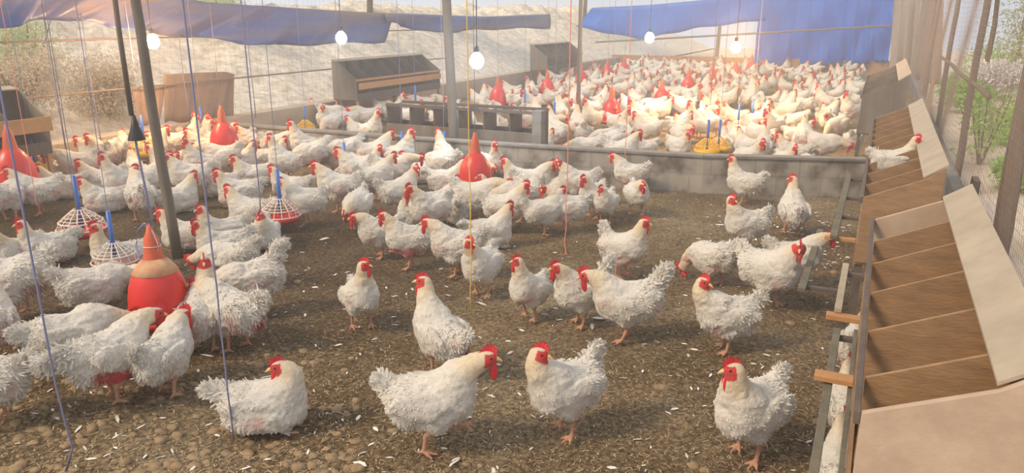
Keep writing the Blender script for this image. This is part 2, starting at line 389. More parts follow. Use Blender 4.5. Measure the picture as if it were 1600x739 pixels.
def comb_mesh(T, rs, mat, sc=1):
    """single serrated comb: thick blade with five or six points along the skull"""
    n = 26; top = []; bot = []
    for i in range(n):
        u = i/(n-1); x = .030-.062*u
        env = math.sin(math.pi*min(1, u*1.0+.10))**.6*.028*sc+.002
        pk = abs(((u*5.5) % 1)-.5)*2; z = .018+env*(.62+.38*pk)*(1+.12*rs.rand())
        wob = .004*math.sin(u*6+seedless(rs)); top.append((x-.004*u, wob, z)); bot.append((x, 0, .012))
    V = []; F = []
    rows = [(0, .0035), (.5, .0030), (.85, .0022), (1, .0008)]
    for s in (1, -1):
        for (t, w) in rows:
            for i in range(n):
                b, q = bot[i], top[i]
                V.append((b[0]+(q[0]-b[0])*t, b[1]+(q[1]-b[1])*t+s*w, b[2]+(q[2]-b[2])*t))
    k = len(rows)
    for s in range(2):
        for r_ in range(k-1):
            for i in range(n-1):
                a = s*k*n+r_*n+i; q = (a, a+1, a+1+n, a+n); F.append(q if s == 1 else q[::-1])
    for i in range(n-1):
        a = (k-1)*n+i; b = 2*k*n-n+i; F.append((a, a+1, b+1, b))
    for i in (0, n-1):
        for r_ in range(k-1):
            a = r_*n+i; b = k*n+r_*n+i; F.append((a, a+n, b+n, b))
    me = bpy.data.meshes.new('comb'); me.from_pydata(T(V), [], F); me.materials.append(mat); me.shade_smooth(); return me
def seedless(rs): return rs.rand()*.01
def blob(T, c, r, mat, name, seg=10, ring=7, fn=None):
    V = []; F = []
    for j in range(ring+1):
        a = math.pi*j/ring
        for i in range(seg):
            b = 2*math.pi*i/seg; q = [c[0]+r[0]*math.sin(a)*math.cos(b), c[1]+r[1]*math.sin(a)*math.sin(b), c[2]+r[2]*math.cos(a)]
            V.append(fn(q) if fn else q)
    for j in range(ring):
        for i in range(seg): F.append((j*seg+i, j*seg+(i+1) % seg, (j+1)*seg+(i+1) % seg, (j+1)*seg+i)[::-1])
    me = bpy.data.meshes.new(name); me.from_pydata(T(V), [], F); me.materials.append(mat); me.shade_smooth(); return me
def wattle_mesh(T, s, mat, sc=1): return blob(T, (.022, s*.009, -.033*sc-.002), (.0145, .005, .026*sc), mat, 'wattle', fn=lambda q: [q[0]+(.0-q[2]-.033)*.12, q[1], q[2]])
def eye_mesh(T, s, mat): return blob(T, (.012, s*.0225, .007), (.005, .0028, .005), mat, 'eye', 8, 6)
def beak_mesh(T, mat):
    V = []; F = []; n = 8
    for i, (x, r, z) in enumerate([(.024, .0105, .0), (.036, .0082, -.001), (.046, .0048, -.004), (.053, .0012, -.009)]):
        for k in range(n):
            a = 2*math.pi*k/n; V.append((x, r*.85*math.cos(a), z+r*math.sin(a)))
    for i in range(3):
        for k in range(n): F.append((i*n+k, i*n+(k+1) % n, (i+1)*n+(k+1) % n, (i+1)*n+k)[::-1])
    F.append(tuple(range(3*n, 4*n)))
    me = bpy.data.meshes.new('beak'); me.from_pydata(T(V), [], F); me.materials.append(mat); me.shade_smooth(); return me
def hen_object(pr, name='hen'):
    o = bpy.data.objects.new(name, pr['body']); col.objects.link(o)
    for nm in ('comb', 'beak'):
        c = bpy.data.objects.new(nm, pr[nm]); col.objects.link(c); c.parent = o
    for nm in ('wattle', 'eye'):
        for m in pr[nm]:
            c = bpy.data.objects.new(nm, m); col.objects.link(c); c.parent = o
    return o
# ------------------------------------------------------------------ the setting
rnd = random.Random(4)
M = {}
M['litter'] = litter_mat()
M['block'] = block_mat()
M['cap'] = simple('grey cement', (.25, .23, .205), .9, c2=(.15, .135, .12), nscale=5, bump=.4, bscale=40)
M['plaster'] = simple('buff render', (.46, .37, .28), .9, c2=(.36, .28, .21), nscale=4, bump=.3, bscale=30)
M['timber'] = simple('weathered grey timber', (.20, .165, .13), .85, c2=(.11, .09, .07), nscale=6, bump=.5, bscale=30, stretch=(1, 1, .2))
M['dark'] = simple('dark stained timber', (.13, .10, .085), .8, c2=(.08, .06, .05), nscale=6, bump=.4, bscale=40)
M['ply'] = simple('brown plywood', (.32, .19, .095), .75, c2=(.20, .12, .06), nscale=9, bump=.25, bscale=50, stretch=(1, 1, 4))
M['plypale'] = simple('pale dusty plywood', (.46, .35, .265), .8, c2=(.37, .275, .20), nscale=7, bump=.15, bscale=50)
M['board'] = simple('dusty buff board', (.40, .34, .26), .8, c2=(.31, .26, .195), nscale=6, bump=.3, bscale=25)
M['orangewood'] = simple('orange new timber', (.50, .27, .11), .7, c2=(.36, .18, .07), nscale=6, bump=.2, bscale=40)
M['slat'] = simple('grey green slat timber', (.16, .145, .105), .8, c2=(.10, .092, .068), nscale=10, bump=.3, bscale=60)
M['wire'] = simple('rusty wire', (.20, .14, .11), .6)
M['netwire'] = simple('brown netting wire', (.26, .19, .15), .7)
M['red'] = simple('red plastic', (.66, .030, .022), .35, c2=(.56, .022, .018), nscale=3)
M['reddull'] = simple('dusty red plastic', (.62, .13, .06), .6, c2=(.52, .09, .045), nscale=20)
M['white'] = simple('white plastic', (.74, .68, .60), .45)
M['yellow'] = simple('yellow plastic', (.85, .52, .03), .45)
M['blue'] = simple('blue plastic', (.04, .14, .50), .4)
M['cordblue'] = simple('grey blue cord', (.19, .20, .33), .7)
M['cordpink'] = simple('salmon pink cord', (.78, .28, .20), .7)
M['cordyellow'] = simple('yellow cord', (.72, .50, .12), .7)
M['black'] = simple('black plastic', (.025, .022, .022), .5)
M['steel'] = simple('steel', (.6, .58, .55), .35, metal=1)
M['earth'] = simple('sandy earth', (.74, .64, .56), .95, c2=(.55, .45, .37), nscale=1.2, bump=.5, bscale=12)
M['bark'] = simple('tree bark', (.20, .15, .11), .9, c2=(.12, .09, .07), nscale=9, bump=.6, bscale=30, stretch=(1, 1, .3))
M['leaf'] = leaf_mat('bright green leaves', (.48, .72, .20), (.26, .50, .11))
M['leafpale'] = leaf_mat('dusty green leaves', (.70, .76, .50), (.48, .55, .32))
M['leafdry'] = leaf_mat('dry brown scrub', (.72, .64, .52), (.36, .30, .22))
M['petal'] = leaf_mat('white flowers', (.85, .82, .80), (.7, .68, .66))
M['tarpblue'] = tarp_mat('blue tarpaulin', (.001, .33, .92), (.001, .17, .66), .6)
M['tarpgrey'] = tarp_mat('grey brown tarpaulin', (.24, .165, .13), (.03, .10, .38), .10, (1, .25, 3.2))
M['bank'] = simple('pale earth bank', (.82, .76, .66), .95, c2=(.42, .35, .28), nscale=5.5, bump=1, bscale=22)

def grid(name, x0, x1, y0, y1, step, fz, mat):
    nx = int((x1-x0)/step)+1; ny = int((y1-y0)/step)+1
    X, Y = np.meshgrid(np.linspace(x0, x1, nx), np.linspace(y0, y1, ny), indexing='ij')
    Z = fz(X, Y); V = np.stack([X, Y, Z], -1).reshape(-1, 3)
    i = (np.arange(nx-1)[:, None]*ny+np.arange(ny-1)[None]).ravel()
    me = fast_mesh(name, V, np.stack([i, i+ny, i+ny+1, i+1], 1)); me.materials.append(mat)
    o = bpy.data.objects.new(name, me); col.objects.link(o); return o
def gnoise(X, Y, s, seed): return lattice_noise(np.stack([X, Y, 0*X], -1), s, seed)
def ground_h(X, Y):
    fade = np.clip((9-Y)/2, 0, 1)
    return (.012*gnoise(X, Y, 1.3, 1)+fade*(.010*gnoise(X, Y, 7, 2)+.007*gnoise(X, Y, 22, 3)+.003*gnoise(X, Y, 40, 6)))-.012
def wallz(o): return tag(o, kind='structure')
wallz(grid('floor', -8.1, .9, .6, 9.2, .022, ground_h, M['litter']))
wallz(grid('floor', -8.1, .9, 9.2, 25.3, .3, lambda X, Y: 0*X-.012, M['litter']))
wallz(MB().box((-14, -3, -.30), (9, 45, -.05)).build('ground', M['earth']))

# low walls round the pens
wallz(MB().box((-8.25, -.5, -.1), (-8.0, 25.2, .36)).build('wall_left', M['plaster'], bevel=.01))
wallz(MB().box((-8.25, 25.0, -.1), (.9, 25.15, .44)).build('wall_back', M['orangewood'], bevel=.01))
wallz(MB().box((.70, 1.0, -.1), (.80, 25.2, .22)).build('wall_right', M['cap'], bevel=.01))
PL = [gz(340, 192, .38), gz(640, 215, .38), gz(840, 228, .38), gz(1100, 243, .38), gz(1356, 249, .38)]
PL[0].x = -8.0; pm = MB(); cp = MB()
for a, b in zip(PL[:-1], PL[1:]):
    d = (b-a); d.z = 0; d.normalize(); n = Vec((-d.y, d.x, 0))*.11
    for m, w, z0, z1 in ((pm, 1, -.1, .355), (cp, 1.18, .355, .385)):
        q = [a-n*.0*w, b-n*.0*w, b+n*w, a+n*w]
        v = [(p.x, p.y, z0) for p in q]+[(p.x, p.y, z1) for p in q]
        if w > 1: v = [(p[0]-n.x*.15, p[1]-n.y*.15, p[2]) for p in v]
        m.add(v, [(3, 2, 1, 0), (4, 5, 6, 7), (0, 1, 5, 4), (1, 2, 6, 5), (2, 3, 7, 6), (3, 0, 4, 7)])
wallz(pm.build('wall_middle', M['block'])); wallz(cp.build('trim_1', M['cap'], bevel=.006))

def wire_net(name, x, y0, y1, z0, z1, cy, cz, r, mat, label, sag=.02, parent=None):
    m = MB(); rr = random.Random(8)
    y = y0
    while y < y1:
        ph = rr.random()*6; m.tube([(x+sag*math.sin(y*1.7+z*2.1)*.6, y+.012*math.sin(ph+z*5), z) for z in np.linspace(z0, z1, 7)], r, 3); y += cy*rr.uniform(.9, 1.1)
    z = z0
    while z < z1:
        m.tube([(x+sag*math.sin(y*1.7+z*2.1)*.6, y, z+.012*math.sin(y*2+z*9)) for y in np.arange(y0, y1, .35)], r, 3); z += cz
    return m.build(name, mat, parent)
f = wire_net('wire_netting', .75, 1.6, 13, .2, 2.5, .05, .055, .0011, M['netwire'], '', .05)
tag(f, 'brown wire netting along the right side by the garden path', 'netting')
f = wire_net('wire_netting', .76, 13, 25, .2, 2.5, .09, .14, .0025, M['netwire'], '', .05)
tag(f, 'dense brown netting at the far end of the right side', 'netting')
f = wire_net('wire_netting', -8.1, 3.6, 12, .36, 2.2, .10, .10, .0012, M['netwire'], '')
tag(f, 'thin wire netting above the low left wall', 'netting')
# rails and posts of the left side
def pole(name, a, b, r, mat, label, cat, r2=None, group=None, bend=.0, seg=10):
    a = Vec(a); b = Vec(b); n = 7; pts = [a+(b-a)*(i/(n-1))+Vec((bend*math.sin(i*1.9), bend*math.cos(i*1.3), 0)) for i in range(n)]
    return tag(MB().tube(pts, r, seg, r2).build(name, mat, smooth=True), label, cat, group)
pole('rail', (-8.05, 3.5, 1.44), (-8.05, 14, 1.44), .011, M['wire'], 'upper thin rusty rail along the left wire fence', 'rail')
pole('rail', (-8.05, 3.5, .87), (-8.05, 14, .87), .011, M['wire'], 'lower thin rusty rail along the left wire fence', 'rail')
for i, (px, lab) in enumerate(((88, 'thin fence wire nearest the left nest box'), (146, 'thin fence wire left of the black cone'), (291, 'dark fence wire right of the leaning post'), (396, 'dark blue fence wire before the pale bank'))):
    p = gx(px, 150, -7.95); pole('fence_wire', (p.x, p.y, .3), (p.x, p.y, 2.3), .006, M['cordblue'], lab, 'wire', group=None, bend=.006, seg=6)
pole('timber_post', (-4.51, 3.71, -.05), (-4.56, 3.66, 2.4), .038, M['timber'], 'slim leaning grey timber post behind the large red drinker', 'post', .030, bend=.004)
p = gz(722, 262, .0)
pole('timber_post', (p.x, 7.42, -.05), (p.x-.1, 7.42, 2.6), .055, M['timber'], 'grey post at the low block wall behind the middle red drinker', 'post', .05)
p = gz(903, 190, 0); pole('timber_post', (p.x, p.y, -.05), (p.x, p.y, 2.6), .035, M['timber'], 'thin dark pole standing in the far pen', 'post', .03)
for i, (y, lab) in enumerate(((5.45, 'rough round timber post nearest on the netting side'), (8.6, 'second timber post along the right netting'), (12.2, 'third timber post along the right netting'), (17.0, 'far timber post along the right netting'), (24.9, 'corner timber post beside the blue tarpaulin'))):
    pole('timber_post', (.80, y, -.1), (.82, y+.03, 2.7), (.058, .035, .035, .05, .09)[i], M['bark'], lab, 'post', (.05, .03, .03, .045, .09)[i], bend=.008)
pole('rail', gx(1545, 152, .80), (.80, 13.5, 1.10), .022, M['bark'], 'rough branch rail running along the right netting', 'rail', bend=.012)
tag(MB().box((.66, 5.9, -.05), (.70, 6.1, .62)).build('timber_stake', M['dark'], bevel=.004), 'short dark stake against the right netting', 'stake')
# rail before the blue sheet
pole('rail', gy(930, 66, 24.6), gy(1470, 36, 24.6), .03, M['timber'], 'grey horizontal rail across the blue tarpaulin', 'rail')

# tarpaulins
def sheet(name, top, bot, mat, label, off, wav=.05, nx=70, nz=10, parent=None):
    """hanging sheet between an upper and a lower line of 3-D points"""
    def samp(L, t):
        k = t*(len(L)-1); i = min(int(k), len(L)-2); return L[i].lerp(L[i+1], k-i)
    V = []; F = []
    for i in range(nx):
        a = samp(top, i/(nx-1)); b = samp(bot, i/(nx-1))
        for j in range(nz):
            p = a.lerp(b, j/(nz-1)); u = i*.9; w = wav*(math.sin(u)*.6+math.sin(u*.37+j*.5)*.8+.4*math.sin(u*2.3+j*.2))*(.35+.65*j/(nz-1)); V.append(p+off*w+Vec((0, 0, .02*math.sin(u*.7)*(j/(nz-1)))))
    for i in range(nx-1):
        for j in range(nz-1): a = i*nz+j; F.append((a, a+1, a+nz+1, a+nz))
    me = bpy.data.meshes.new(name); me.from_pydata(V, [], F); me.materials.append(mat); me.shade_smooth()
    o = bpy.data.objects.new(name, me); col.objects.link(o); so_ = o.modifiers.new('solid', 'SOLIDIFY'); so_.thickness = .004
    return tag(o, label, 'tarpaulin')
X1 = Vec((1, 0, 0)); Y1 = Vec((0, 1, 0)); LX = -7.93
sheet('tarpaulin', [gx(-60, -40, LX), gx(180, -20, LX), gx(330, 4, LX), gx(470, 13, LX), gx(620, 22, LX)], [gx(-60, 50, LX), gx(95, 29, LX), gx(240, 52, LX), gx(420, 72, LX), gx(600, 66, LX)], M['tarpgrey'], 'grey and blue tarpaulin rolled up along the left side', X1, .05)
sheet('tarpaulin', [gx(600, 20, LX), gx(700, 24, LX), gx(760, 26, LX), gx(860, 22, LX)], [gx(600, 34, LX), gx(680, 52, LX), gx(760, 46, LX), gx(860, 44, LX)], M['tarpgrey'], 'dark sagging tarpaulin beyond the middle post', X1, .06, 40, 6)
BY = 24.9
sheet('tarpaulin', [gy(925, 12, BY), gy(1010, 8, BY), gy(1100, 0, BY), gy(1210, -8, BY)], [gy(900, 42, BY), gy(1000, 62, BY), gy(1090, 44, BY), gy(1210, 30, BY)], M['tarpblue'], 'bright blue tarpaulin strip high on the end wall', Y1, .06, 50, 8)
sheet('tarpaulin', [gy(1190, -14, BY), gy(1300, -16, BY), gy(1402, -18, BY)], [gy(1176, 106, BY), gy(1300, 105, BY), gy(1388, 96, BY)], M['tarpblue'], 'large blue tarpaulin hanging down over the end wall', Y1, .12, 60, 20)
sheet('tarpaulin', [gy(1399, -18, 24.0), gy(1440, -20, 24.0), gy(1475, -20, 23.0)], [gy(1388, 120, 24.0), gy(1430, 125, 24.0), gy(1470, 140, 23.0)], M['tarpbrown'] if 'tarpbrown' in M else simple('brown shade cloth', (.40, .32, .26), .9, c2=(.30, .24, .2), nscale=5), 'brown shade cloth beside the blue tarpaulin', Y1, .06, 40, 8)
sheet('tarpaulin', [gx(255, 116, -8.12), gx(300, 114, -8.12), gx(352, 112, -8.12), gx(366, 116, -8.12)], [gx(255, 192, -8.12), gx(366, 184, -8.12)], simple('brown sacking', (.30, .20, .15), .95, c2=(.22, .15, .11), nscale=6, bump=.4), 'brown sacking hung on the left fence beyond the leaning post', X1, .03, 30, 6)
sheet('tarpaulin', [gx(205, 136, -8.12), gx(258, 132, -8.12)], [gx(214, 196, -8.12), gx(248, 192, -8.12)], simple('brown sacking', (.36, .24, .17), .95, c2=(.26, .17, .12), nscale=6, bump=.4), 'small brown sack hung on the left fence behind the leaning post', X1, .04, 20, 6)
# ------------------------------------------------------------------ outside: bank, garden, trees
def leaves(centres, n, L, seed, mat, name, parent=None, droop=.3):
    """leaf cloud: n bent leaves spread through ellipsoids (centre, radii)"""
    rs = np.random.RandomState(seed); k = rs.randint(0, len(centres), n)
    C0 = np.array([c for c, r in centres])[k]; RR = np.array([r for c, r in centres])[k]
    d = rs.normal(0, 1, (n, 3)); d /= np.linalg.norm(d, axis=1)[:, None]; P = C0+d*RR*(rs.rand(n, 1)**.4)*(1+.25*rs.normal(0, 1, (n, 1)))
    P[:, 2] = np.maximum(P[:, 2], .0)
    f = d+rs.normal(0, .7, (n, 3)); f[:, 2] -= droop; f /= np.linalg.norm(f, axis=1)[:, None]
    s = np.cross(f, rs.normal(0, 1, (n, 3))); s /= np.linalg.norm(s, axis=1)[:, None]; l = L*rs.uniform(.6, 1.3, (n, 1)); w = l*.22
    V = np.stack([P, P+f*l*.5+s*w, P+f*l*.5-s*w, P+f*l], 1).reshape(-1, 3); b = np.arange(n)*4
    me = fast_mesh(name, V, np.stack([b, b+1, b+3, b+2], 1)); me.materials.append(mat)
    o = bpy.data.objects.new(name, me); col.objects.link(o)
    if parent: o.parent = parent
    return o
def bank_h(X, Y):
    t = np.clip((-8.7-X)/4.5, 0, 1); return -.05+t*(1.9+.25*gnoise(X, Y, .5, 21))+t*.18*gnoise(X, Y, 2.2, 22)+.06*gnoise(X, Y, 6, 23)*t
wallz(grid('bank', -16, -8.3, -2, 44, .14, bank_h, M['bank']))
def shrub(x, y, z, r, h, n, L, mat, label, seed, cat='bush', group=None, stem=True):
    e = empty('bush', (x, y, z), label, cat, group)
    rs = random.Random(seed); cs = [((rs.uniform(-.4, .4)*r, rs.uniform(-.4, .4)*r, h*rs.uniform(.35, .8)), (r*.6, r*.6, h*.4)) for _ in range(6)]
    leaves(cs, n, L, seed, mat, 'foliage', e)
    m = MB()
    for k in range(5): a = k*1.3+seed; m.tube([(0, 0, -.05), (math.cos(a)*r*.3, math.sin(a)*r*.3, h*.4), (math.cos(a)*r*.55, math.sin(a)*r*.55, h*.8)], .014, 5, .005)
    m.build('stem', M['bark'], e); return e
def bz(x, y): return float(bank_h(np.array([x]), np.array([y]))[0])
for i, (x, y, r, h, mt, lab) in enumerate((
    (-9.5, 4.6, .6, 1.3, 'leafdry', 'dry brown scrub behind the left nest box'), (-9.6, 5.9, .6, 1.0, 'leafdry', 'tangled dry scrub on the bank behind the black cone'),
    (-9.7, 7.1, .55, .8, 'leafdry', 'low dry scrub on the bank behind the leaning post'), (-10.9, 4.9, .7, 1.3, 'leafpale', 'dusty green bush higher on the left bank'),
    (-10.9, 6.9, .7, 1.1, 'leafpale', 'dusty green bush on the bank above the dry scrub'), (-12, 11.5, .9, 1.3, 'leafpale', 'dusty green bush on top of the bank behind the sagging tarpaulin'))):
    shrub(x, y, bz(x, y)-.1, r, h, 9000, .045, M[mt], lab, i+3)
def tree(x, y, z, h, r, label, seed, mat='leafpale', tr=.09):
    e = empty('tree', (x, y, z), label, 'tree'); rs = random.Random(seed)
    cs = [((rs.uniform(-1, 1)*r*.7, rs.uniform(-1, 1)*r*.7, h*rs.uniform(.7, 1)), (r*.55, r*.55, r*.4)) for _ in range(8)]
    leaves(cs, 4500, .20, seed, M[mat], 'crown', e)
    m = MB().tube([(0, 0, -.1), (.05, .03, h*.35), (-.04, .05, h*.75)], tr, 8, tr*.6)
    for k in range(4): c = cs[k][0]; m.tube([(-.02, .04, h*.55), (c[0]*.5, c[1]*.5, h*.7), c], tr*.45, 6, tr*.15)
    m.build('trunk', M['bark'], e, smooth=True)
for i, (x, y, h, r, lab) in enumerate(((-13, 18, 3.2, 1.8, 'pale green tree beyond the bank left of the middle post'), (-11.5, 31, 4.6, 2.4, 'hazy green tree behind the end wall, right of the middle post'), (-6.5, 34, 5.5, 2.4, 'hazy green tree behind the middle of the end wall'), (-15.0, 12, 3.2, 1.6, 'pale green tree on top of the left bank'))):
    tree(x, y, bz(x, y) if x < -8.5 else -.05, h, r, lab, i+20)
# garden on the right
wallz(MB().box((1.55, 3, -.06), (2.5, 40, -.035)).build('path', simple('pale sandy path', (.72, .62, .56), .95, c2=(.58, .48, .42), nscale=2)))
for i, (x, y, r, h, mt, lab) in enumerate((
    (1.5, 9.2, .32, .32, 'leaf', 'low bright green plant by the sandy path, nearest the round post'), (1.9, 12.4, .65, .6, 'leaf', 'bright green bush beside the path behind the netting'),
    (1.5, 16.5, .5, .7, 'leaf', 'tall green bush farther along the path'), (3.4, 14, .9, 1.7, 'leaf', 'green bush across the path under the white flowers'),
    (3.0, 19.5, 1.3, 2.3, 'leafpale', 'dusty green bush far up the garden'), (1.45, 6.9, .25, .5, 'leaf', 'leafy green plant at the right edge behind the round post'),
    (4.3, 24, 2.2, 3.4, 'leafpale', 'large pale green bush at the end of the garden'), (2.3, 20, .8, 1.0, 'leaf', 'green bush near the far end of the netting'), (1.7, 6.0, .3, .8, 'leaf', 'bright green leafy plant at the right edge of the picture'))):
    shrub(x, y, -.06, r, h, 3600, .075, M[mt], lab, i+40)
p = gx(1557, 106, 1.22)
e = shrub(p.x, p.y, -.06, .40, p.z-.05, 600, .075, M['leaf'], 'bush covered in white flowers beyond the branch rail', 61, 'flowering bush')
leaves([((0, -.12, p.z+.03), (.26, .26, .11)), ((.1, -.2, p.z-.05), (.2, .2, .1))], 2600, .06, 62, M['petal'], 'blossom', e, 0)
for i, (x, y, h) in enumerate(((2.9, 15, 4), (1.9, 18.5, 4.5), (4.2, 17, 5), (3.4, 26, 6))):
    tree(x, y, -.06, h, 1.3, ('slim dark tree trunk behind the white flowers', 'slim tree rising beside the far netting', 'garden tree at the top right corner', 'tall pale tree at the far end of the garden')[i], i+70, 'leafpale', .06)

# ------------------------------------------------------------------ nest boxes
def nest_row(name, org, rz, ys, label, zb=.45, z0=.80, z1=.917, z2=.983, xm=.262, x1=.35, mats=('plypale', 'ply', 'board', 'dark'), legs=True, lip=True, cat='nest box'):
    """row of open-topped laying nests: front at local x=0, dividers at local y"""
    e = empty(name, org, label, cat, None, rz); ep, dv, tb, rl = (M[k] for k in mats); t = .006
    prof = [(0, zb), (0, z0), (xm, z1), (x1, z2), (x1, zb)]
    for y in (ys[0], ys[-1]): MB().prism(prof[::-1], y-.009, y+.009).build('end_panel', ep, e, bevel=.002)
    for y in ys[1:-1]: MB().prism([(0.004, zb+.01), (.004, z0-.004), (xm, z1-.004), (x1-.01, z1), (x1-.01, zb+.01)][::-1], y-t, y+t).build('divider', dv, e, bevel=.001)
    MB().box((0, ys[0], zb-.012), (x1, ys[-1], zb)).build('floor_board', dv, e)
    MB().box((x1-.012, ys[0]+.01, zb), (x1-.001, ys[-1]-.01, z2-.01)).build('back_board', dv, e)
    MB().prism([(xm-.004, z1+.001), (x1+.012, z2+.004), (x1+.010, z2+.018), (xm-.006, z1+.014)], ys[0]+.012, ys[-1]+.012).build('top_board', tb, e, bevel=.002)
    if lip: MB().box((-.010, ys[0], zb-.02), (0, ys[-1], zb+.10)).build('lip_board', dv, e)
    MB().box((-.016, ys[0]-.01, z0-.03), (-.001, ys[-1]+.02, z0+.004)).build('front_rail', rl, e, bevel=.002)
    if legs:
        for y in (ys[0]+.03, ys[-1]-.03):
            for x in (.02, x1-.03): MB().box((x-.018, y-.018, -.02), (x+.018, y+.018, zb-.012)).build('leg', rl, e)
    return e
def perch(e, y0, y1, brs, z=.43, xs=(-.085, -.165), wood='slat', w=.022):
    for x in xs: MB().box((x-w/2, y0, z), (x+w/2, y1, z+.018)).build('perch_slat', M[wood], e, bevel=.002)
    for y in brs: MB().box((xs[-1]-.02, y-.018, z-.02), (-.002, y+.018, z+.0)).build('perch_bracket', M['orangewood'], e, bevel=.002)
ne = nest_row('nest_box', (.055, 0, 0), 0, [1.80, 2.01, 2.34, 2.70, 3.05, 3.38, 3.75], 'near brown nest box with slanted partitions and a buff top board')
MB().box((-.105, 1.3, .43), (-.077, 3.22, .448)).build('perch_slat', M['slat'], ne, bevel=.002)
MB().box((-.028, 1.3, .43), (-.012, 3.24, .448)).build('perch_slat', M['slat'], ne, bevel=.002)
MB().box((-.14, 2.66, .455), (-.012, 2.72, .475)).build('perch_bracket', M['orangewood'], ne, bevel=.002)
MB().box((-.12, 3.17, .41), (-.012, 3.20, .429)).build('perch_bracket', M['dark'], ne, bevel=.002)
MB().box((-.115, 3.40, .45), (-.085, 4.10, .47)).build('perch_slat', M['board'], ne, bevel=.002)
MB().box((-.145, 3.36, .425), (.0, 3.41, .448)).build('perch_bracket', M['orangewood'], ne, bevel=.002)
MB().box((-.12, 4.0, .425), (.0, 4.03, .448)).build('perch_bracket', M['dark'], ne, bevel=.002)
n2 = nest_row('nest_box', (-.005, 0, 0), 0, [4.21+i*.345 for i in range(11)], 'second nest box along the right side, with a white hen inside', mats=('ply', 'ply', 'board', 'dark'))
MB().box((-.15, 4.62, .45), (-.11, 6.6, .47)).build('perch_slat', M['slat'], n2, bevel=.002)
MB().box((-.26, 4.1, .28), (-.22, 5.4, .30)).build('perch_slat', M['slat'], n2, bevel=.002)
for i, y in enumerate((4.66, 5.2, 5.8, 6.5)): MB().box((-.16 if i else -.18, y, .43), (-.012, y+.035, .45)).build('perch_bracket', M['orangewood' if i == 0 else 'dark'], n2, bevel=.002)
for y in (4.2, 5.3): MB().box((-.27, y, .26), (-.012, y+.035, .28)).build('perch_bracket', M['dark'], n2, bevel=.002)
n3 = nest_row('nest_box', (-.16, 0, 0), 0, [9.2+i*.4 for i in range(9)], 'third nest box in the far pen with a tall grey end panel', z0=.86, z1=1.02, z2=1.10, mats=('timber', 'timber', 'board', 'dark'), xm=.34, x1=.44)
# left side, facing the hens
SL = dict(zb=.42, z0=.74, z1=1.0, z2=1.02, xm=.36, x1=.46)
nl = nest_row('nest_box', (-7.28, 7.45, 0), R(180), [2.75+i*.35 for i in range(9)], 'dark nest box with an orange plank at the left edge', mats=('timber', 'dark', 'board', 'orangewood'), **SL)
MB().box((-.03, 2.72, .62), (-.012, 5.6, .76)).build('front_plank', M['orangewood'], nl, bevel=.003)
nf = nest_row('nest_box', (-7.38, 21.5, 0), R(180), [9.2+i*.36 for i in range(8)], 'grey brown nest box against the left wall of the far pen', mats=('timber', 'dark', 'board', 'orangewood'), **SL)
MB().box((-.03, 9.2, .58), (-.012, 11.7, .68)).build('front_plank', M['orangewood'], nf, bevel=.003)
ng = nest_row('nest_box', (-7.38, 29, 0), R(180), [9.2+i*.4 for i in range(7)], 'farthest hazy nest box against the left wall', mats=('timber', 'dark', 'board', 'dark'), **SL)
# open framed nest row behind the block wall
e = empty('nest_box', (-5.34, 7.62, 0), 'open dark framed nest row standing behind the low block wall', 'nest box')
W = 1.98; n = 6
MB().box((0, 0, .02), (W, .018, .45)).build('front_board', M['timber'], e, bevel=.002)
MB().box((0, .34, .02), (W, .358, .45)).build('back_board', M['timber'], e, bevel=.002)
for y in (-.005, .345): MB().box((0, y, .655), (W, y+.028, .69)).build('top_rail', M['dark'], e, bevel=.002)
for i in range(n+1):
    x = W*i/n; MB().add(*[([(x-.007, .02, .02), (x+.007, .02, .02), (x+.007, .34, .02), (x-.007, .34, .02), (x-.007, .02, .66), (x+.007, .02, .66), (x+.007, .34, .66), (x-.007, .34, .66)]), [(3, 2, 1, 0), (4, 5, 6, 7), (0, 1, 5, 4), (1, 2, 6, 5), (2, 3, 7, 6), (3, 0, 4, 7)]]).build('divider', M['dark'], e, bevel=.001)
MB().box((0.01, .02, .22), (W-.01, .34, .24)).build('floor_board', M['timber'], e)
p = gy(832, 230, 7.5)
tag(MB().box((p.x-.055, 7.60, -.05), (p.x+.06, 7.72, .70)).build('concrete_post', M['cap'], bevel=.006), 'short grey concrete post at the right end of the open nest row', 'post')

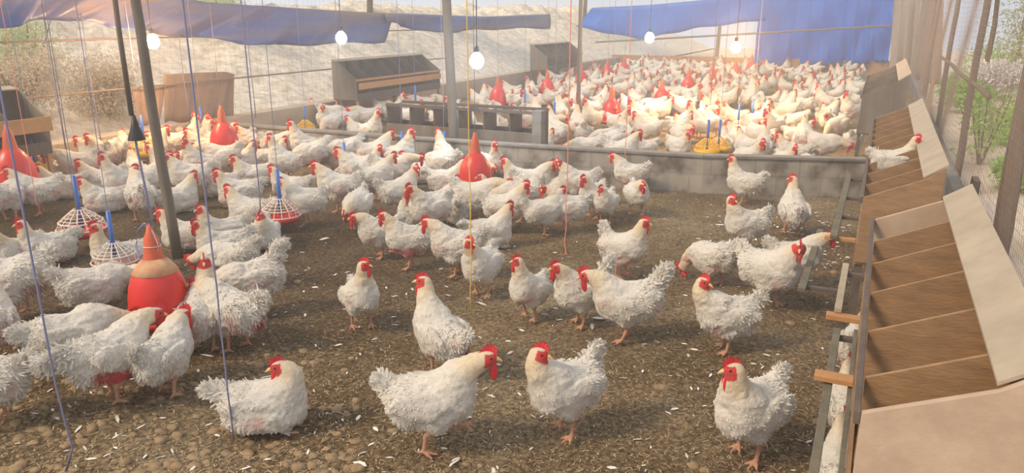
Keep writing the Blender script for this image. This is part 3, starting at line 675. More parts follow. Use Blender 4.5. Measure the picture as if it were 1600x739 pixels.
# ------------------------------------------------------------------ drinkers, feeders, lamps, strings
TOP = 2.75
def drinker(px, py, z, label, s=1.0, group=None, near=False, lean=0):
    p = gz(px, py, z); e = empty('bell_drinker', (p.x, p.y, z-.05*s), label, 'drinker', group)
    e.scale = (s, s, s)
    MB().lathe([(.155, .05), (.162, .055), (.163, .10), (.157, .17), (.145, .235), (.122, .295), (.090, .345), (.055, .38), (.03, .392), (.026, .38), (.10, .30), (.145, .16), (.154, .055), (.155, .05)], 36).build('bell', M['red'], e, smooth=True)
    MB().lathe([(.13, .0), (.175, .004), (.205, .03), (.213, .062), (.205, .062), (.195, .036), (.165, .016), (.13, .014), (.13, .0)], 36).build('tray', M['red'], e, smooth=True)
    nk_ = MB().lathe([(.056, .365), (.052, .40), (.043, .45), (.038, .50), (.022, .53), (.014, .57), (.0, .572)], 16).build('neck', M['reddull'], e, smooth=True)
    m = MB()
    for a in (0, 2.1, 4.2): m.tube([(.12*math.cos(a), .12*math.sin(a), .22), (.17*math.cos(a), .17*math.sin(a), .03)], .006, 6)
    m.build('strut', M['reddull'], e)
    if near:
        MB().lathe([(.055, .372), (.085, .347), (.117, .302), (.122, .306), (.09, .352), (.058, .386), (.054, .372)], 30).build('dust_cap', simple('buff dust', (.50, .38, .22), .9, c2=(.55, .22, .12), nscale=14), e, smooth=True)
        m = MB()
        for a in (0, 3.14): m.tube([(.040*math.cos(a), .04*math.sin(a), .40), (.05*math.cos(a), .05*math.sin(a), .47), (.02*math.cos(a), .02*math.sin(a), .54), (0, 0, .58)], .003, 6)
        m.tube([(.05*math.cos(k*.5), .045*math.sin(k*.5), .455) for k in range(14)], .003, 6); m.build('wire_clip', M['steel'], nk_)
        MB().tube([(0.02, -.02, .50), (-.02, -.03, .42), (-.09, -.02, .38), (-.13, 0, .43), (-.12, .02, .52), (-.06, .02, .57), (0.01, .01, .56), (.015, .0, .75), (-.01, 0, 1.0), (-.015, 0, 1.35)], .0065, 8).build('hose', M['cordblue'], e, smooth=True)
        MB().lathe([(.045, 1.04), (.043, 1.05), (.022, 1.11), (.008, 1.17), (.004, 1.17), (.018, 1.10), (.038, 1.045), (.045, 1.04)], 20).build('cone_guard', M['black'], e, smooth=True)
        MB().tube([(-.015, 0, 1.17), (-.02, .0, 1.6), (0, 0, (TOP-z)/s)], .013, 8).build('cable', M['timber'], e, smooth=True)
    else:
        MB().tube([(0, 0, .55), (0.004, 0, .9), (0, 0, (TOP-z)/s)], .003, 5).build('cord', M['wire'], e)
    return e
drinker(252, 490, .19, 'large red bell drinker hung at the front left, dusty on top', .93, near=True)
for k, (px, py, z, s, lab) in enumerate((
    (743, 292, .13, 1.0, 'red bell drinker among the hens in the middle of the near pen'), (352, 236, .20, 1.0, 'bright red bell drinker in the warm light right of the leaning post'),
    (28, 295, .22, 1.1, 'red bell drinker at the left edge below the nest box'), (955, 188, .12, 1.0, 'red bell drinker just behind the block wall in the far pen'),
    (778, 162, .15, .95, 'red drinker behind the open nest row'), (1033, 165, .15, .9, 'red drinker in the far pen right of the nearest one there'), (855, 148, .15, .95, 'red drinker above the concrete post'),
    (908, 134, .15, 1, 'small far red drinker left of the thin dark pole'), (949, 124, .15, 1, 'small hazy red drinker in the middle of the far pen'), (1075, 145, .15, 1, 'red drinker beside the brightly lit golden hens'), (1112, 130, .15, 1, 'red drinker left of the farthest two by the end wall'), (1148, 122, .15, 1, 'bright small red drinker near the end wall'), (1173, 115, .15, 1, 'farthest red drinker against the end wall'), (975, 118, .15, 1, 'faint pink red drinker in the haze'))):
    drinker(px, py, z, lab, s)
def feeder(px, py, z, label, kind='white', s=1.0, tilt=0):
    p = gz(px, py, z); e = empty('pan_feeder', (p.x, p.y, z), label, 'feeder'); e.scale = (s, s, s); e.rotation_euler.x = tilt
    g = M['white' if kind == 'white' else 'yellow']
    MB().lathe([(.0, .0), (.13, .0), (.165, .025), (.175, .055), (.168, .055), (.155, .03), (.125, .010), (.0, .010)], 32).build('pan', M['red'] if kind == 'white' else M['yellow'], e, smooth=True)
    m = MB()
    for r, z_ in ((.172, .062), (.150, .115), (.13, .135), (.105, .155), (.075, .18), (.04, .205)):
        m.tube([(r*math.cos(2*math.pi*k/28), r*math.sin(2*math.pi*k/28), z_) for k in range(29)], .0055 if z_ < .12 else .0028, 6)
    for k in range(16):
        a = 2*math.pi*k/16; m.tube([(r*math.cos(a), r*math.sin(a), z_) for r, z_ in ((.174, .058), (.150, .115), (.105, .155), (.035, .21))], .004, 5)
    m.build('grille', g, e)
    MB().tube([(0, 0, .06), (0, 0, .46)], .017, 10).build('feed_tube', M['blue'], e, smooth=True)
    MB().tube([(0, 0, .46), (.003, 0, 1.2), (0, 0, (TOP-z)/s)], .003, 5).build('cord', M['cordblue'], e)
    return e
for k, (px, py, z, kd, s, lab) in enumerate((
    (130, 368, .10, 'white', 1.0, 'red pan feeder with white grille at left, in clear view'), (182, 418, .08, 'white', .85, 'white grilled pan feeder half hidden by a hen left of the big drinker'),
    (440, 346, .07, 'white', .95, 'red pan feeder with white grille in front of a standing hen'), (228, 243, .16, 'yellow', 1.0, 'yellow pan feeder in the warm lit crowd at left'), (318, 217, .18, 'yellow', .9, 'yellow pan feeder beside the bright red drinker'),
    (60, 282, .10, 'yellow', .9, 'yellow feeder behind the hens below the left nest box'), (541, 285, .04, 'white', .9, 'feeder with blue tube hidden among hens left of centre'), (630, 262, .05, 'white', .9, 'feeder with blue tube before the block wall, left of the middle post'),
    (650, 178, .14, 'yellow', 1.0, 'yellow pan feeder in the far pen near the grey brown nest box'), (478, 205, .06, 'yellow', .8, 'yellow feeder behind the block wall at the far pen corner'), (866, 205, .10, 'yellow', .9, 'yellow feeder just right of the concrete post'),
    (1104, 240, .08, 'yellow', .9, 'yellow feeder behind the block wall with hens around it'), (1122, 236, .08, 'yellow', .85, 'second blue tubed feeder behind the block wall'), (1152, 208, .06, 'white', .9, 'blue tubed feeder farther back on the right of the far pen'), (1174, 196, .06, 'white', .9, 'rearmost blue tubed feeder on the right of the far pen'), (820, 178, .06, 'white', .9, 'feeder with a dark tube behind the open nest row'), (695, 262, .04, 'white', .9, 'feeder with blue tube beside the middle post'))):
    feeder(px, py, z, lab, kd, s)

def lamp(px, py, y, warm, power, label):
    p = gy(px, py, y); e = empty('hanging_lamp', (p.x, p.y, p.z), label, 'lamp')
    c = (1, .55, .18) if warm else (.62, .82, 1)
    m, t, b = nt('lit bulb glass'); b.inputs['Base Color'].default_value = (1, 1, 1, 1); b.inputs['Emission Color'].default_value = (*[v*.5+.5 for v in c], 1); b.inputs['Emission Strength'].default_value = 60
    MB().lathe([(0, -.10), (.035, -.094), (.062, -.065), (.072, -.022), (.062, .018), (.036, .05), (.020, .065)], 18).build('bulb', m, e, smooth=True)
    MB().lathe([(.021, .06), (.024, .065), (.024, .11), (.012, .125), (0, .126)], 14).build('socket', M['black'], e, smooth=True)
    MB().tube([(0, 0, .12), (.004, 0, .6), (0, 0, TOP-p.z)], .005, 6).build('cord', M['black'], e)
    l = bpy.data.lights.new('bulb_light', 'POINT'); l.energy = power; l.color = c; l.shadow_soft_size = .09
    o = bpy.data.objects.new('bulb_light', l); col.objects.link(o); o.parent = e; o.location = (0, 0, -.02)
lamp(238, 62, 6.0, 1, 330, 'warm glowing bulb at upper left beside the leaning post')
lamp(533, 57, 8.2, 0, 50, 'bluish white bulb under the left tarpaulin')
lamp(745, 92, 6.9, 0, 80, 'brightest bluish white bulb right of the middle post')
lamp(1015, 57, 12, 0, 120, 'bluish white bulb before the bright blue tarpaulin strip')
lamp(1150, 72, 11.5, 1, 800, 'warm bulb left of the large blue tarpaulin')

def string(pts, r, mat, label, top=TOP):
    tag(MB().tube(pts, r, 6).build('hanging_string', M[mat], smooth=True), label, 'string')
def vstring(px, py, z, wig, r, mat, label, wz=.5, tail=None):
    p = gz(px, py, z); rr = random.Random(int(px)); P = [(p.x, p.y, TOP)]; n = 16
    for i in range(n-1, -1, -1):
        zz = z+(i/n)**1.2*(TOP-z); k = wig*max(0, 1-(zz-z)/wz); P.append((p.x+rr.uniform(-1, 1)*k, p.y+rr.uniform(-1, 1)*k, zz))
    if tail: P += [tuple(Vec(P[-1])+Vec(t)) for t in tail]
    string(P, r, mat, label)
vstring(112, 736, .004, .022, .0042, 'cordblue', 'slack grey blue cord hanging to the ground at the front left', .55)
vstring(366, 690, .004, .012, .0035, 'cordblue', 'grey blue cord hanging down beside the hen sitting with its head turned', .8)
vstring(737, 492, .02, .012, .0030, 'cordyellow', 'yellow string with a curled end in front of the middle red drinker', .9)
vstring(884, 398, .004, .016, .0036, 'cordpink', 'salmon pink string with a knot hanging in the middle', .9, [(-.05, -.03, 0)])
vstring(975, 292, .02, .03, .0036, 'cordpink', 'salmon pink string hanging before the hen on the wall', .6)
vstring(60, 330, .25, .01, .003, 'cordpink', 'thin pink string beside the left nest box', .6)
vstring(120, 330, .3, .0, .003, 'wire', 'thin dark string above the clear feeder', .6)
vstring(408, 330, .2, .004, .005, 'cordblue', 'dark blue cord hanging left of centre', .6)

# ------------------------------------------------------------------ loose stuff on the litter
def scatter(n, seed, f, name, mat, label, cat):
    rs = np.random.RandomState(seed); V = []; Q = []
    for k in range(n): v, q = f(rs); o = len(V); V += v; Q += [tuple(o+i for i in x) for x in q]
    me = bpy.data.meshes.new(name); me.from_pydata(V, [], Q); me.materials.append(mat); o = bpy.data.objects.new(name, me); col.objects.link(o)
    return tag(o, label, cat, kind='stuff')
def spot(rs, near, edge=False):
    while True:
        if near == 0: px, py = rs.uniform(0, 560), 739-rs.rand()**1.5*200
        elif near == 1: px, py = rs.uniform(0, 1330), rs.uniform(285, 760)
        else: px, py = rs.uniform(1100, 1330), rs.uniform(315, 420)
        p = gz(px, py, 0)
        if -7.9 < p.x < .6 and p.y < 7.4: return p
def clod(rs):
    p = spot(rs, 0 if rs.rand() < .75 else 1); s = .004+.026*rs.rand()**3; V = []; F = []
    h = float(ground_h(np.array([p.x]), np.array([p.y]))[0]); n = 7; a0 = rs.rand()*6
    for j, (r, z) in enumerate(((.9, -.6), (1.05, -.05), (.72, .32))):
        for i in range(n): a = a0+2*math.pi*i/n; q = r*s*rs.uniform(.68, 1.25); V.append((p.x+q*math.cos(a)*1.25, p.y+q*math.sin(a), h+z*s))
    V.append((p.x+.1*s, p.y, h+.42*s))
    for j in range(2):
        for i in range(n): F.append((j*n+i, j*n+(i+1) % n, (j+1)*n+(i+1) % n, (j+1)*n+i))
    for i in range(n): F.append((2*n+i, 2*n+(i+1) % n, 3*n))
    return V, F
o = scatter(900, 5, clod, 'litter_clods', simple('dung clods', (.33, .24, .14), .95, c2=(.17, .115, .065), nscale=22, bump=.4), 'round brown clods scattered over the litter', 'clods'); o.data.shade_smooth()
def flake(rs):
    p = spot(rs, 1); h = float(ground_h(np.array([p.x]), np.array([p.y]))[0])+.003; a = rs.rand()*6.28; l = .003+.012*rs.rand()**2.2; w = rs.uniform(.0008, .0022); c, s = math.cos(a), math.sin(a); dz = rs.uniform(-.003, .005)
    return [(p.x-c*l-s*w, p.y-s*l+c*w, h), (p.x-c*l+s*w, p.y-s*l-c*w, h), (p.x+c*l+s*w, p.y+s*l-c*w, h+dz), (p.x+c*l-s*w, p.y+s*l+c*w, h+dz)], [(0, 1, 2, 3)]
scatter(16000, 6, flake, 'straw_flakes', simple('pale straw', (.50, .38, .23), .9, noise=.3), 'pale straw and husk flakes strewn over the litter', 'straw')
def plume(rs):
    p = spot(rs, 2 if rs.rand() < .35 else 1); h = float(ground_h(np.array([p.x]), np.array([p.y]))[0])+.004; a = rs.rand()*6.28; l = rs.uniform(.008, .026)*(1 if rs.rand() < .93 else 1.9); w = l*rs.uniform(.15, .35); c, s = math.cos(a), math.sin(a); b = rs.uniform(.1, .5)*l
    q = lambda u, v, z: (p.x+c*u*l-s*v*w, p.y+s*u*l+c*v*w, h+z)
    return [q(-1, 0, 0), q(-.3, 1, b*.3), q(-.3, -1, 0), q(.5, .8, b*.5), q(.5, -.8, b*.2), q(1, 0, b*.1)], [(0, 2, 1), (1, 2, 4, 3), (3, 4, 5)]
scatter(900, 7, plume, 'loose_feathers', simple('white down', (.72, .69, .64), .9), 'loose white feathers lying on the litter', 'feathers')
# ------------------------------------------------------------------ the flock
WALL = [(q.x, q.y) for q in PL]
def wall_y(x): return float(np.interp(x, [q[0] for q in WALL], [q[1] for q in WALL]))
def keep(p):      # stay inside the near pen
    p.x = max(p.x, -7.72); p.y = min(p.y, wall_y(p.x)-.22); return p
HM = dict(plumage=plumage_mat(), comb=simple('comb red', (.60, .028, .035), .5), beak=simple('beak horn', (.72, .42, .18), .4), eye=simple('hen eye', (.03, .015, .01), .15))
cache = {}
def place_hen(px, py, pose, a, s, label, ha=None, seed=None, detail='mid', group=None, z=0.0, loc=None, **kw):
    """a: way the body points as seen from the camera (0 right, 90 away, 180 left, 270 toward); ha: the same for the head"""
    hy = 0 if ha is None else ((ha-a+180) % 360)-180
    hy = max(-165, min(165, hy)); hr, fe = dict(near=(.005, 3800), mid=(.0065, 2200), far=(.012, 420))[detail]
    if seed is None: seed = 1+int(px*7+py) % 3; hy = round(hy/45)*45
    key = (pose, seed, hy, detail, str(sorted(kw.items())))
    if key not in cache: cache[key] = hen_meshes('hen', pose, seed, hr, fe, HM, hy=hy, **{**dict(scruff=.55), **kw})
    p = loc or keep(gz(px, py, z)); aw = Vec((p.x, p.y, 0)).normalized(); rt = Vec((aw.y, -aw.x, 0)); d = rt*math.cos(R(a))+aw*math.sin(R(a))
    o = hen_object(cache[key]) if detail != 'far' else hen_far(cache[key])
    o.location = (p.x, p.y, (z if z else 0)); o.rotation_euler.z = math.atan2(d.y, d.x); o.scale = (s, s, s)
    return tag(o, label, 'hen', group)
def hen_far(pr):
    o = bpy.data.objects.new('hen', pr['body']); col.objects.link(o)
    for nm, m in (('comb', pr['comb']), ('wattle', pr['wattle'][0]), ('wattle', pr['wattle'][1])):
        c = bpy.data.objects.new(nm, m); col.objects.link(c); c.parent = o
    return o
# prominent hens of the near pen
NEAR = [
 (420, 668, 'sit', 345, 1.05, 'white hen lying at the front with its head turned back over its body', dict(ha=165, seed=11, head=(.06, 0, .27), nc=(.13, 0, .25), scruff=.6, tail=25, tlen=.09)),
 (680, 700, 'walk', 352, 1.10, 'white hen stepping right with one foot lifted, large red comb and wattles', dict(seed=12, head=(.20, 0, .37), combs=1.35, scruff=.5)),
 (880, 678, 'stand', 222, 1.06, 'white hen in the front middle with tail raised high and head turned right', dict(ha=345, seed=13, head=(.125, 0, .385), nc=(.16, 0, .32), tail=62, tlen=.09, combs=1.3, scruff=.5)),
 (1165, 715, 'stand', 238, 1.08, 'white hen at the front right by the nest box, looking left', dict(ha=200, seed=14, head=(.135, 0, .40), combs=1.3, scruff=.5)),
 (690, 582, 'alert', 128, 1.03, 'white hen standing upright with back turned and a raw red patch on its rear', dict(ha=172, seed=15, combs=1.1, sore=((-.15, -.05, .15), .055), scruff=.4)),
 (566, 512, 'alert', 285, .94, 'white hen standing alone facing forward, head turned right, in open litter', dict(ha=340, seed=16, scruff=.35)),
 (752, 462, 'stand', 243, 1.0, 'white hen behind the dangling yellow string, head held right', dict(ha=325, seed=17, scruff=.5, head=(.15, 0, .39))),
 (826, 498, 'alert', 232, .88, 'white hen with a bare pink breast patch standing left of the overlapping pair', dict(ha=195, seed=18, sore=((.12, .0, .15), .03), scruff=.25, tail=55)),
 (905, 508, 'stand', 215, 1.0, 'white hen partly hidden behind the long bodied one, tail raised', dict(ha=205, seed=19, tail=60, tlen=.13)),
 (975, 530, 'reach', 187, 1.10, 'long bodied white hen with head low to the left and tuft of tail raised', dict(seed=20, tail=60, tlen=.12, head=(.20, 0, .335), combs=1.3, scruff=.45)),
 (972, 432, 'stand', 335, 1.0, 'white hen facing right with short upright tail right of the pink string', dict(ha=350, seed=21, tail=75, tlen=.09, head=(.145, 0, .40), scruff=.35)),
 (1130, 548, 'stand', 205, 1.0, 'ragged white hen facing left with its head turned back to the right', dict(ha=335, seed=22, head=(.135, 0, .39), nc=(.17, 0, .31), scruff=.8)),
 (1198, 478, 'stand', 330, 1.14, 'big white hen seen from the side with its red face toward the camera', dict(ha=268, seed=23, head=(.15, 0, .36), scruff=.4)),
 (1110, 445, 'peck', 150, .95, 'white hen bent down pecking left of the big side on hen', dict(seed=24, scruff=.6)),
 (1240, 447, 'stand', 10, 1.0, 'white hen behind the big side on hen, looking right toward the nest boxes', dict(seed=25, head=(.19, 0, .35))),
 (1162, 392, 'stand', 215, 1.0, 'white hen in front of the block wall at right, head turned right', dict(ha=320, seed=26, head=(.13, 0, .39), scruff=.6)),
 (1236, 366, 'alert', 105, .95, 'plump white hen seen from behind near the nest box perches', dict(ha=170, seed=27, fat=1.15)),
 (1160, 318, 'stand', 175, .95, 'white hen standing closest to the block wall at right, neck upright', dict(seed=28, head=(.13, 0, .42), scruff=.7)),
 (1000, 289, 'stand', 180, .95, 'slim white hen facing left by the block wall behind the pink string', dict(seed=29, head=(.17, 0, .37))),
 (994, 336, 'stand', 285, .92, 'white hen facing the camera with head dipped right, alone before the block wall', dict(ha=315, seed=30, head=(.16, 0, .31))),
 (640, 418, 'stand', 190, 1.0, 'white hen facing left with a pinkish flank, front of the middle group', dict(seed=31, bare=1.3, head=(.17, 0, .39))),
 (594, 402, 'stand', 200, .96, 'white hen facing left at the left end of the middle group, red head low', dict(seed=32, head=(.19, 0, .34))),
 (712, 430, 'stand', 180, 1.05, 'white hen facing left just behind the hen at the yellow string', dict(seed=33, head=(.18, 0, .36), scruff=.7)),
 (850, 366, 'stand', 25, .95, 'fluffy white hen looking right, left of the pink string', dict(seed=34, head=(.16, 0, .35))),
 (790, 362, 'stand', 350, 1.0, 'white hen with upright neck left of the fluffy one, looking right', dict(seed=35, head=(.16, 0, .38))),
 (884, 362, 'walk', 200, .98, 'white hen directly behind the pink string, head at the string', dict(seed=36, ha=265)),
 (925, 340, 'stand', 240, .95, 'white hen right of the pink string with raised tail, head in front view', dict(ha=215, seed=37)),
 (945, 348, 'stand', 250, .85, 'small white hen at the right end of the middle group', dict(ha=215, seed=38, head=(.13, 0, .36))),
 (832, 318, 'stand', 10, 1.0, 'white hen looking right behind the middle group, below the concrete post', dict(seed=39, head=(.18, 0, .36))),
 (792, 278, 'alert', 265, .95, 'tall white hen with neck stretched up right of the middle drinker', dict(ha=300, seed=40)),
 (757, 282, 'eat', 300, .95, 'white hen bending its head behind the middle red drinker', dict(seed=41)),
 (477, 352, 'stand', 180, 1.02, 'white hen standing side on at the white grilled feeder left of centre', dict(seed=42, head=(.16, 0, .36))),
 (560, 358, 'eat', 248, .98, 'hunched white hen with folded wings, head down, left of centre', dict(seed=43)),
 (415, 386, 'sit', 262, .98, 'white hen sitting facing the camera, right of the post', dict(ha=240, seed=44, head=(.11, 0, .27))),
 (350, 408, 'sit', 190, 1.08, 'white hen lying side on behind the blue cord, head to the left', dict(ha=215, seed=45, scruff=.6)),
 (348, 384, 'sit', 200, 1.0, 'white hen sitting just behind the side on lying one, head at the blue cord', dict(ha=200, seed=46, head=(.13, 0, .30))),
 (292, 388, 'sit', 165, 1.0, 'white hen sitting low just right of the leaning post', dict(seed=47)),
 (392, 350, 'sit', 160, 1.05, 'white hen with a rounded back resting behind the sitting group', dict(seed=48)),
 (365, 448, 'eat', 160, .98, 'white hen with ragged tail to the right, seen beyond the two at the drinker', dict(seed=49, scruff=.85)),
 (396, 492, 'eat', 190, 1.08, 'white hen bending to the left with its ragged tail high at the right', dict(seed=50, scruff=.85, tail=60, tlen=.12)),
 (368, 545, 'stand', 140, 1.08, 'white hen with tattered pink rear behind the blue cord, right of the big drinker', dict(seed=51, scruff=.85, sore=((-.15, 0, .15), .05), head=(.2, 0, .3))),
 (322, 545, 'alert', 70, 1.02, 'white hen with upright neck right beside the big red drinker', dict(ha=250, seed=52)),
 (266, 614, 'stand', 50, .98, 'white hen in front of the big drinker with head up, looking right', dict(ha=345, seed=53, combs=1.4, head=(.17, 0, .34), scruff=.6)),
 (185, 622, 'reach', 28, 1.10, 'ragged white hen with pointed tail, front left, head at the drinker tray', dict(ha=0, seed=54, scruff=.85, tail=5, tlen=.13, bare=1.4, sore=((-.1, -.09, .16), .025), head=(.22, 0, .31))),
 (125, 588, 'reach', 8, 1.10, 'long white hen stretching right toward the big drinker behind the ragged one', dict(seed=55, scruff=.6, tail=10, fat=1.05, head=(.25, 0, .22))),
 (155, 500, 'eat', 10, 1.05, 'white hen with head down at the left rim of the big drinker', dict(seed=56)),
 (192, 428, 'sit', 195, 1.08, 'white hen standing left of the dusty drinker neck, red head to the left', dict(seed=57, head=(.12, 0, .33))),
 (228, 480, 'stand', 330, .9, 'white hen mostly hidden behind the big red drinker', dict(ha=180, seed=58, head=(.12, 0, .32))),
 (78, 410, 'sit', 195, 1.05, 'white hen sitting with a speckled back left of the clear feeder', dict(ha=190, seed=59, bare=1.4, head=(.13, 0, .30))),
 (32, 414, 'sit', 215, .95, 'white hen sitting at the left edge beside the grey cord', dict(ha=180, seed=60)),
 (28, 495, 'eat', 170, 1.18, 'large white hen cut by the left edge, fluffy tail to the right', dict(seed=61, scruff=.9)),
 (2, 560, 'stand', 80, 1.0, 'white hen leg and breast at the very left edge', dict(seed=62)),
 (-12, 660, 'stand', 150, 1.0, 'white hen tail cut off by the left edge at the bottom', dict(seed=63, scruff=.85)),
]
for (px, py, pose, a, s, lab, kw) in NEAR: place_hen(px, py, pose, a, s*(1.04 if py < 400 else 1), lab, detail='near' if py > 400 else 'mid', **kw)
# hens around and behind them in the near pen
MID = [
 (625, 335, 'stand', 20, 'standing upright left of the middle group, face turned to the camera', 300), (645, 352, 'sit', 260, 'with bright red face toward the camera in the middle group', 250), (672, 368, 'stand', 215, 'looking left in the centre of the middle group', None),
 (690, 335, 'sit', 30, 'behind the middle group left of the red drinker, looking right', 10), (716, 345, 'sit', 90, 'like a white cone seen from behind, in front of the middle drinker', None), (745, 345, 'reach', 350, 'stretched right before the middle drinker', None), (778, 325, 'sit', 190, 'at the right of the middle drinker, face at the bell', None),
 (812, 345, 'eat', 200, 'with lowered head between two looking right', None), (728, 268, 'alert', 130, 'beside the foot of the middle post, tail up', 110), (655, 285, 'sit', 185, 'lying before the block wall left of the middle post', None),
 (690, 285, 'eat', 150, 'bending away beside the middle post', None), (615, 300, 'reach', 0, 'stretching right behind the middle group', None), (560, 300, 'stand', 170, 'behind the hunched one, looking left', None), (590, 310, 'stand', 15, 'looking right behind the hunched one', None),
 (610, 262, 'stand', 10, 'against the block wall near the left feeder tube', None), (640, 268, 'alert', 340, 'upright at the block wall left of the middle post', None), (575, 272, 'sit', 330, 'beside the blue tube left of centre', None),
 (508, 250, 'alert', 190, 'upright against the block wall, left of centre', None), (545, 262, 'sit', 180, 'crouching just left of the blue tube', None), (470, 245, 'reach', 0, 'with head up before the block wall, warm lit', 0),
 (447, 282, 'alert', 165, 'facing left with a long neck between the two feeders', 180), (425, 262, 'sit', 10, 'warm lit behind the long necked one', None), (490, 268, 'peck', 190, 'pecking the litter left of centre', None), (400, 250, 'stand', 180, 'warm lit before the wall corner', None),
 (375, 270, 'sit', 0, 'warm lit right of the bright drinker', None), (350, 275, 'reach', 175, 'golden lit under the bright drinker', None), (395, 290, 'sit', 190, 'with a reddish flank, right of the blue cord', None), (375, 320, 'sit', 185, 'with a reddish bare wing, resting left of the grilled feeder', 200),
 (325, 262, 'stand', 170, 'golden lit right in front of the bright drinker', None), (300, 240, 'stand', 0, 'golden lit right of the post, head up to the right', 0), (318, 228, 'alert', 10, 'upright golden lit hen by the yellow feeder', 340), (275, 252, 'reach', 190, 'golden lit just behind the post', None),
 (265, 232, 'alert', 100, 'beyond the post near the low wall', 160), (345, 305, 'sit', 185, 'resting right of the blue cord, facing left', None), (300, 312, 'stand', 185, 'right of the post with its head behind the cord', 220), (318, 290, 'alert', 200, 'upright between post and cord', 235),
 (255, 290, 'sit', 10, 'just left of the post in the crowd', None), (240, 315, 'stand', 350, 'left of the post looking right', None), (225, 345, 'stand', 95, 'between the hose and the post, seen from behind', 350), (195, 320, 'alert', 200, 'with a big red face left of the blue hose', 215),
 (165, 330, 'sit', 180, 'sitting right above the clear feeder', None), (160, 300, 'sit', 190, 'with rounded breast behind the clear feeder', 180), (215, 285, 'sit', 100, 'dark bellied, behind the blue hose', None), (188, 262, 'stand', 95, 'in front of the yellow feeder, warm lit', 30),
 (148, 268, 'stand', 225, 'warm lit with bright comb, left of the black cone', 200), (130, 262, 'eat', 80, 'small and turned away left of the warm lit one', None), (183, 232, 'alert', 20, 'with head stretched up under the black cone', 10), (128, 290, 'reach', 175, 'stretched left behind the clear feeder', None),
 (100, 310, 'sit', 180, 'resting left of the clear feeder tube', None), (62, 335, 'stand', 178, 'side on at left with drooping neck, left of the clear feeder', 190), (75, 262, 'stand', 175, 'before the low wall under the orange plank', None), (95, 290, 'sit', 185, 'with red face below the orange plank', 195),
 (20, 345, 'eat', 60, 'brownish and shaded at the left edge below the drinker', None), (12, 262, 'sit', 10, 'at the far left edge under the nest box', None), (20, 320, 'sit', 30, 'at the left edge under the red drinker', None), (280, 330, 'sit', 20, 'right behind the post foot', None),
 (262, 268, 'sit', 180, 'warm lit behind the post top of the crowd', None), (240, 262, 'stand', 10, 'golden lit between hose and post', None), (405, 228, 'sit', 20, 'golden lit nearest the wall corner', None), (345, 232, 'sit', 180, 'golden lit behind the bright drinker', None), (380, 238, 'stand', 350, 'golden lit right behind the bright drinker', None),
 (440, 232, 'stand', 190, 'warm lit close to the low block wall', None), (215, 248, 'sit', 0, 'warm lit at the low left wall', None), (110, 238, 'sit', 180, 'by the low left wall beside the nest box', None), (590, 250, 'eat', 200, 'with lowered head at the block wall', None), (860, 318, 'sit', 0, 'low between the tall necked one and the string', None), (900, 320, 'stand', 190, 'behind the pink string, head in the group', 270),
 (815, 300, 'sit', 180, 'behind the group below the open nest row', None), (700, 300, 'sit', 350, 'left of the middle drinker, head at the tray', None), (765, 385, 'sit', 20, 'with ruffled tail just behind the hen at the yellow string', None), (455, 310, 'sit', 170, 'beyond the side on one at the feeder', None), (530, 330, 'stand', 175, 'behind the hunched one with neck up', 190),
]
for k, (px, py, pose, a, lab, ha) in enumerate(MID):
    place_hen(px, py, pose, a, 1.06+.10*((k*37) % 10)/10, 'white hen '+lab, ha=ha, detail='mid')
# hens in and under the nest boxes
place_hen(0, 0, 'sit', 0, .74, 'white hen sitting in the second nest box with its red head over the edge', seed=91, detail='mid', z=.735, loc=Vec((.14, 5.30, .735)), head=(.15, 0, .31))
place_hen(0, 0, 'sit', 150, .72, 'fluffy hen tail showing inside a cell of the near nest box', seed=92, detail='mid', z=.455, loc=Vec((.26, 2.18, .455)), scruff=.85, head=(.12, 0, .24))
for k, (x, y, a, lab) in enumerate(((.05, 3.05, 100, 'fluffy white hen under the near nest box, nearer one'), (.06, 3.75, 80, 'fluffy white hen under the near nest box, second one'), (.04, 2.55, 95, 'white hen rump showing low beside the near nest box front'))):
    place_hen(0, 0, 'stand', a, .85, lab, seed=93+k, detail='mid', loc=Vec((x, y, 0)), scruff=.85)

# the far pen: a dense flock, low detail
rs = random.Random(12); P = []
FIX = [(450, 190), (488, 192), (520, 185), (545, 192), (575, 190), (500, 172), (600, 175), (632, 168), (640, 190), (620, 160), (655, 158), (912, 222), (945, 225), (978, 222), (1010, 212), (1060, 228), (1090, 205), (1130, 225), (1165, 228), (1150, 200), (1195, 215), (1235, 240), (1250, 218), (1285, 238), (1305, 205), (1330, 232), (1368, 214), (1290, 190), (1338, 165), (1325, 180), (1215, 190), (1060, 190), (900, 205)]
for f in FIX:
    p = gz(f[0], f[1]+14, 0)
    if p.y > 8.15: P.append((p.x, p.y))
tries = 0
while len(P) < 168 and tries < 90000:
    tries += 1; x = rs.uniform(-7.25, -.5); y = 8.2+7.4*rs.random()
    if x < -7.0 and (11.5 < y < 20): continue
    if y < 8.5 and -5.6 < x < -3.2: continue
    dm = .36
    if y < 9.6 and rs.random() < .35: continue
    if y < wall_y(x)+.35: continue
    if all((x-a)**2+(y-b)**2 > dm*dm for a, b in P): P.append((x, y))
DRK = [(o.location.x, o.location.y) for o in col.objects if o.name.startswith(('bell_drinker', 'pan_feeder')) and not o.parent]
side = {0: 'facing right', 1: 'facing right and away', 2: 'seen from behind', 3: 'facing left and away', 4: 'facing left', 5: 'facing left and forward', 6: 'facing the camera', 7: 'facing right and forward'}
def where(x, y):
    sx = 'at left' if x < -5.4 else 'left of centre' if x < -4.2 else 'mid pen' if x < -3 else 'right of centre' if x < -1.6 else 'at right'
    if y < 9.2: sy = 'just behind block wall'
    elif y < 10.6: sy = 'in second rank'
    elif y < 12.5: sy = 'in front half of far pen'
    elif y < 15: sy = 'halfway down the far pen'
    elif y < 18: sy = 'beyond the middle of the far pen'
    elif y < 21.5: sy = 'in the rear of the far pen'
    else: sy = 'close to the end wall'
    return sx, sy
done = {}
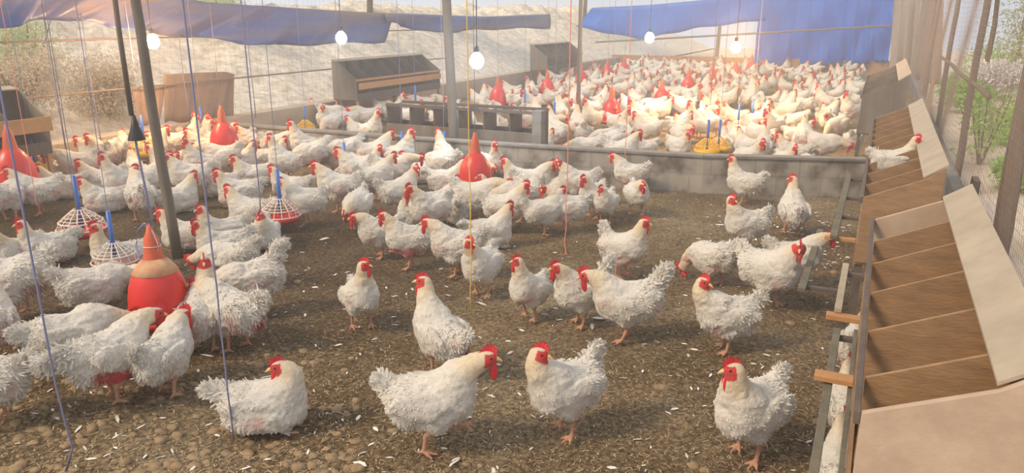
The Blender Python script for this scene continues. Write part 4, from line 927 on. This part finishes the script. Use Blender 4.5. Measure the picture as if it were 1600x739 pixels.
poses = ['stand', 'stand', 'alert', 'sit', 'sit', 'reach', 'eat', 'peck']
word = dict(stand='standing', alert='craning', sit='sitting', reach='leaning', eat='stooping', peck='pecking')
for k, (x, y) in enumerate(P):
    if any((x-a)**2+(y-b)**2 < .12 for a, b in DRK): x += .25
    pose = poses[rs.randrange(8)]; a = rs.randrange(8)*45; sx, sy = where(x, y)
    lab = 'white hen %s %s, %s %s' % (word[pose], side[a//45], sx, sy)
    if len(lab.split()) > 16: lab = lab.replace('just behind block wall', 'behind block wall').replace(' and away', '').replace(' and forward', '').replace(' in the far pen', '').replace('of far pen', 'of pen').replace('down the far pen', 'down')
    o = place_hen(0, 0, pose, a+rs.uniform(-15, 15), rs.uniform(1.02, 1.16), lab, detail='mid' if y < 9.6 else 'far', seed=1+rs.randrange(2), loc=Vec((x, y, 0)))
    done.setdefault(lab, []).append(o)
for lab, os_ in done.items():
    if len(os_) > 1:
        for o in os_: o['group'] = lab.replace('white hen', 'white hens')[:80]

# beyond the 300 nearest: one object for the rest of the flock
pr = [hen_meshes('hen', ps, 3, .017, 0, HM) for ps in ('stand', 'alert', 'sit', 'reach')]
SV = []; SQ = []; SC = []; off = 0; Q2 = []; tries = 0; ST = []; MI = []
while len(Q2) < 175 and tries < 60000:
    tries += 1; x = rs.uniform(-7.25, -.45); y = rs.uniform(15.6, 24.6)
    if x < -6.9 and 19 < y < 20.2: continue
    if all((x-a)**2+(y-b)**2 > .16 for a, b in Q2): Q2.append((x, y))
for (x, y) in Q2:
    q = pr[rs.randrange(4)]; a = rs.uniform(0, 6.28); s = rs.uniform(1.0, 1.15); ca, sa = math.cos(a)*s, math.sin(a)*s
    for me, c in ((q['body'], None), (q['comb'], 1), (q['wattle'][0], 1), (q['wattle'][1], 1)):
        v = np.empty(len(me.vertices)*3, np.float32); me.vertices.foreach_get('co', v); v = v.reshape(-1, 3)
        w = np.stack([x+v[:, 0]*ca-v[:, 1]*sa, y+v[:, 0]*sa+v[:, 1]*ca, v[:, 2]*s], 1); SV.append(w)
        if c is None: cc = np.empty(len(v)*4, np.float32); me.color_attributes['plumage'].data.foreach_get('color', cc); SC.append(cc.reshape(-1, 4))
        else: SC.append(np.tile([.6, .03, .035, 1], (len(v), 1)))
        f = [tuple(p.vertices) for p in me.polygons]; SQ += [tuple(off+i for i in p) for p in f]; off += len(v)
me = bpy.data.meshes.new('distant_flock'); me.from_pydata(np.concatenate(SV).tolist(), [], SQ); me.shade_smooth(); me.materials.append(HM['plumage'])
ca = me.color_attributes.new('plumage', 'FLOAT_COLOR', 'POINT'); ca.data.foreach_set('color', np.concatenate(SC).astype(np.float32).ravel())
o = bpy.data.objects.new('distant_flock', me); col.objects.link(o); tag(o, 'crowd of distant white hens filling the rear of the far pen', 'hens', kind='stuff')

# ------------------------------------------------------------------ added haze volume inside the house, imitating milky lens glare
hm, t, b = nt('glare haze'); t.nodes.remove(b)
vs = N(t, 'ShaderNodeVolumeScatter', Density=.021, Anisotropy=.3); vs.inputs['Color'].default_value = (1, .97, .95, 1); t.links.new(vs.outputs[0], t.nodes['Material Output'].inputs['Volume'])
tag(MB().box((-7.99, 1.2, .0), (.66, 24.99, 2.7)).build('glare_haze', hm), 'thin bright haze added through the poultry house for milky lens glare', 'haze', kind='stuff')
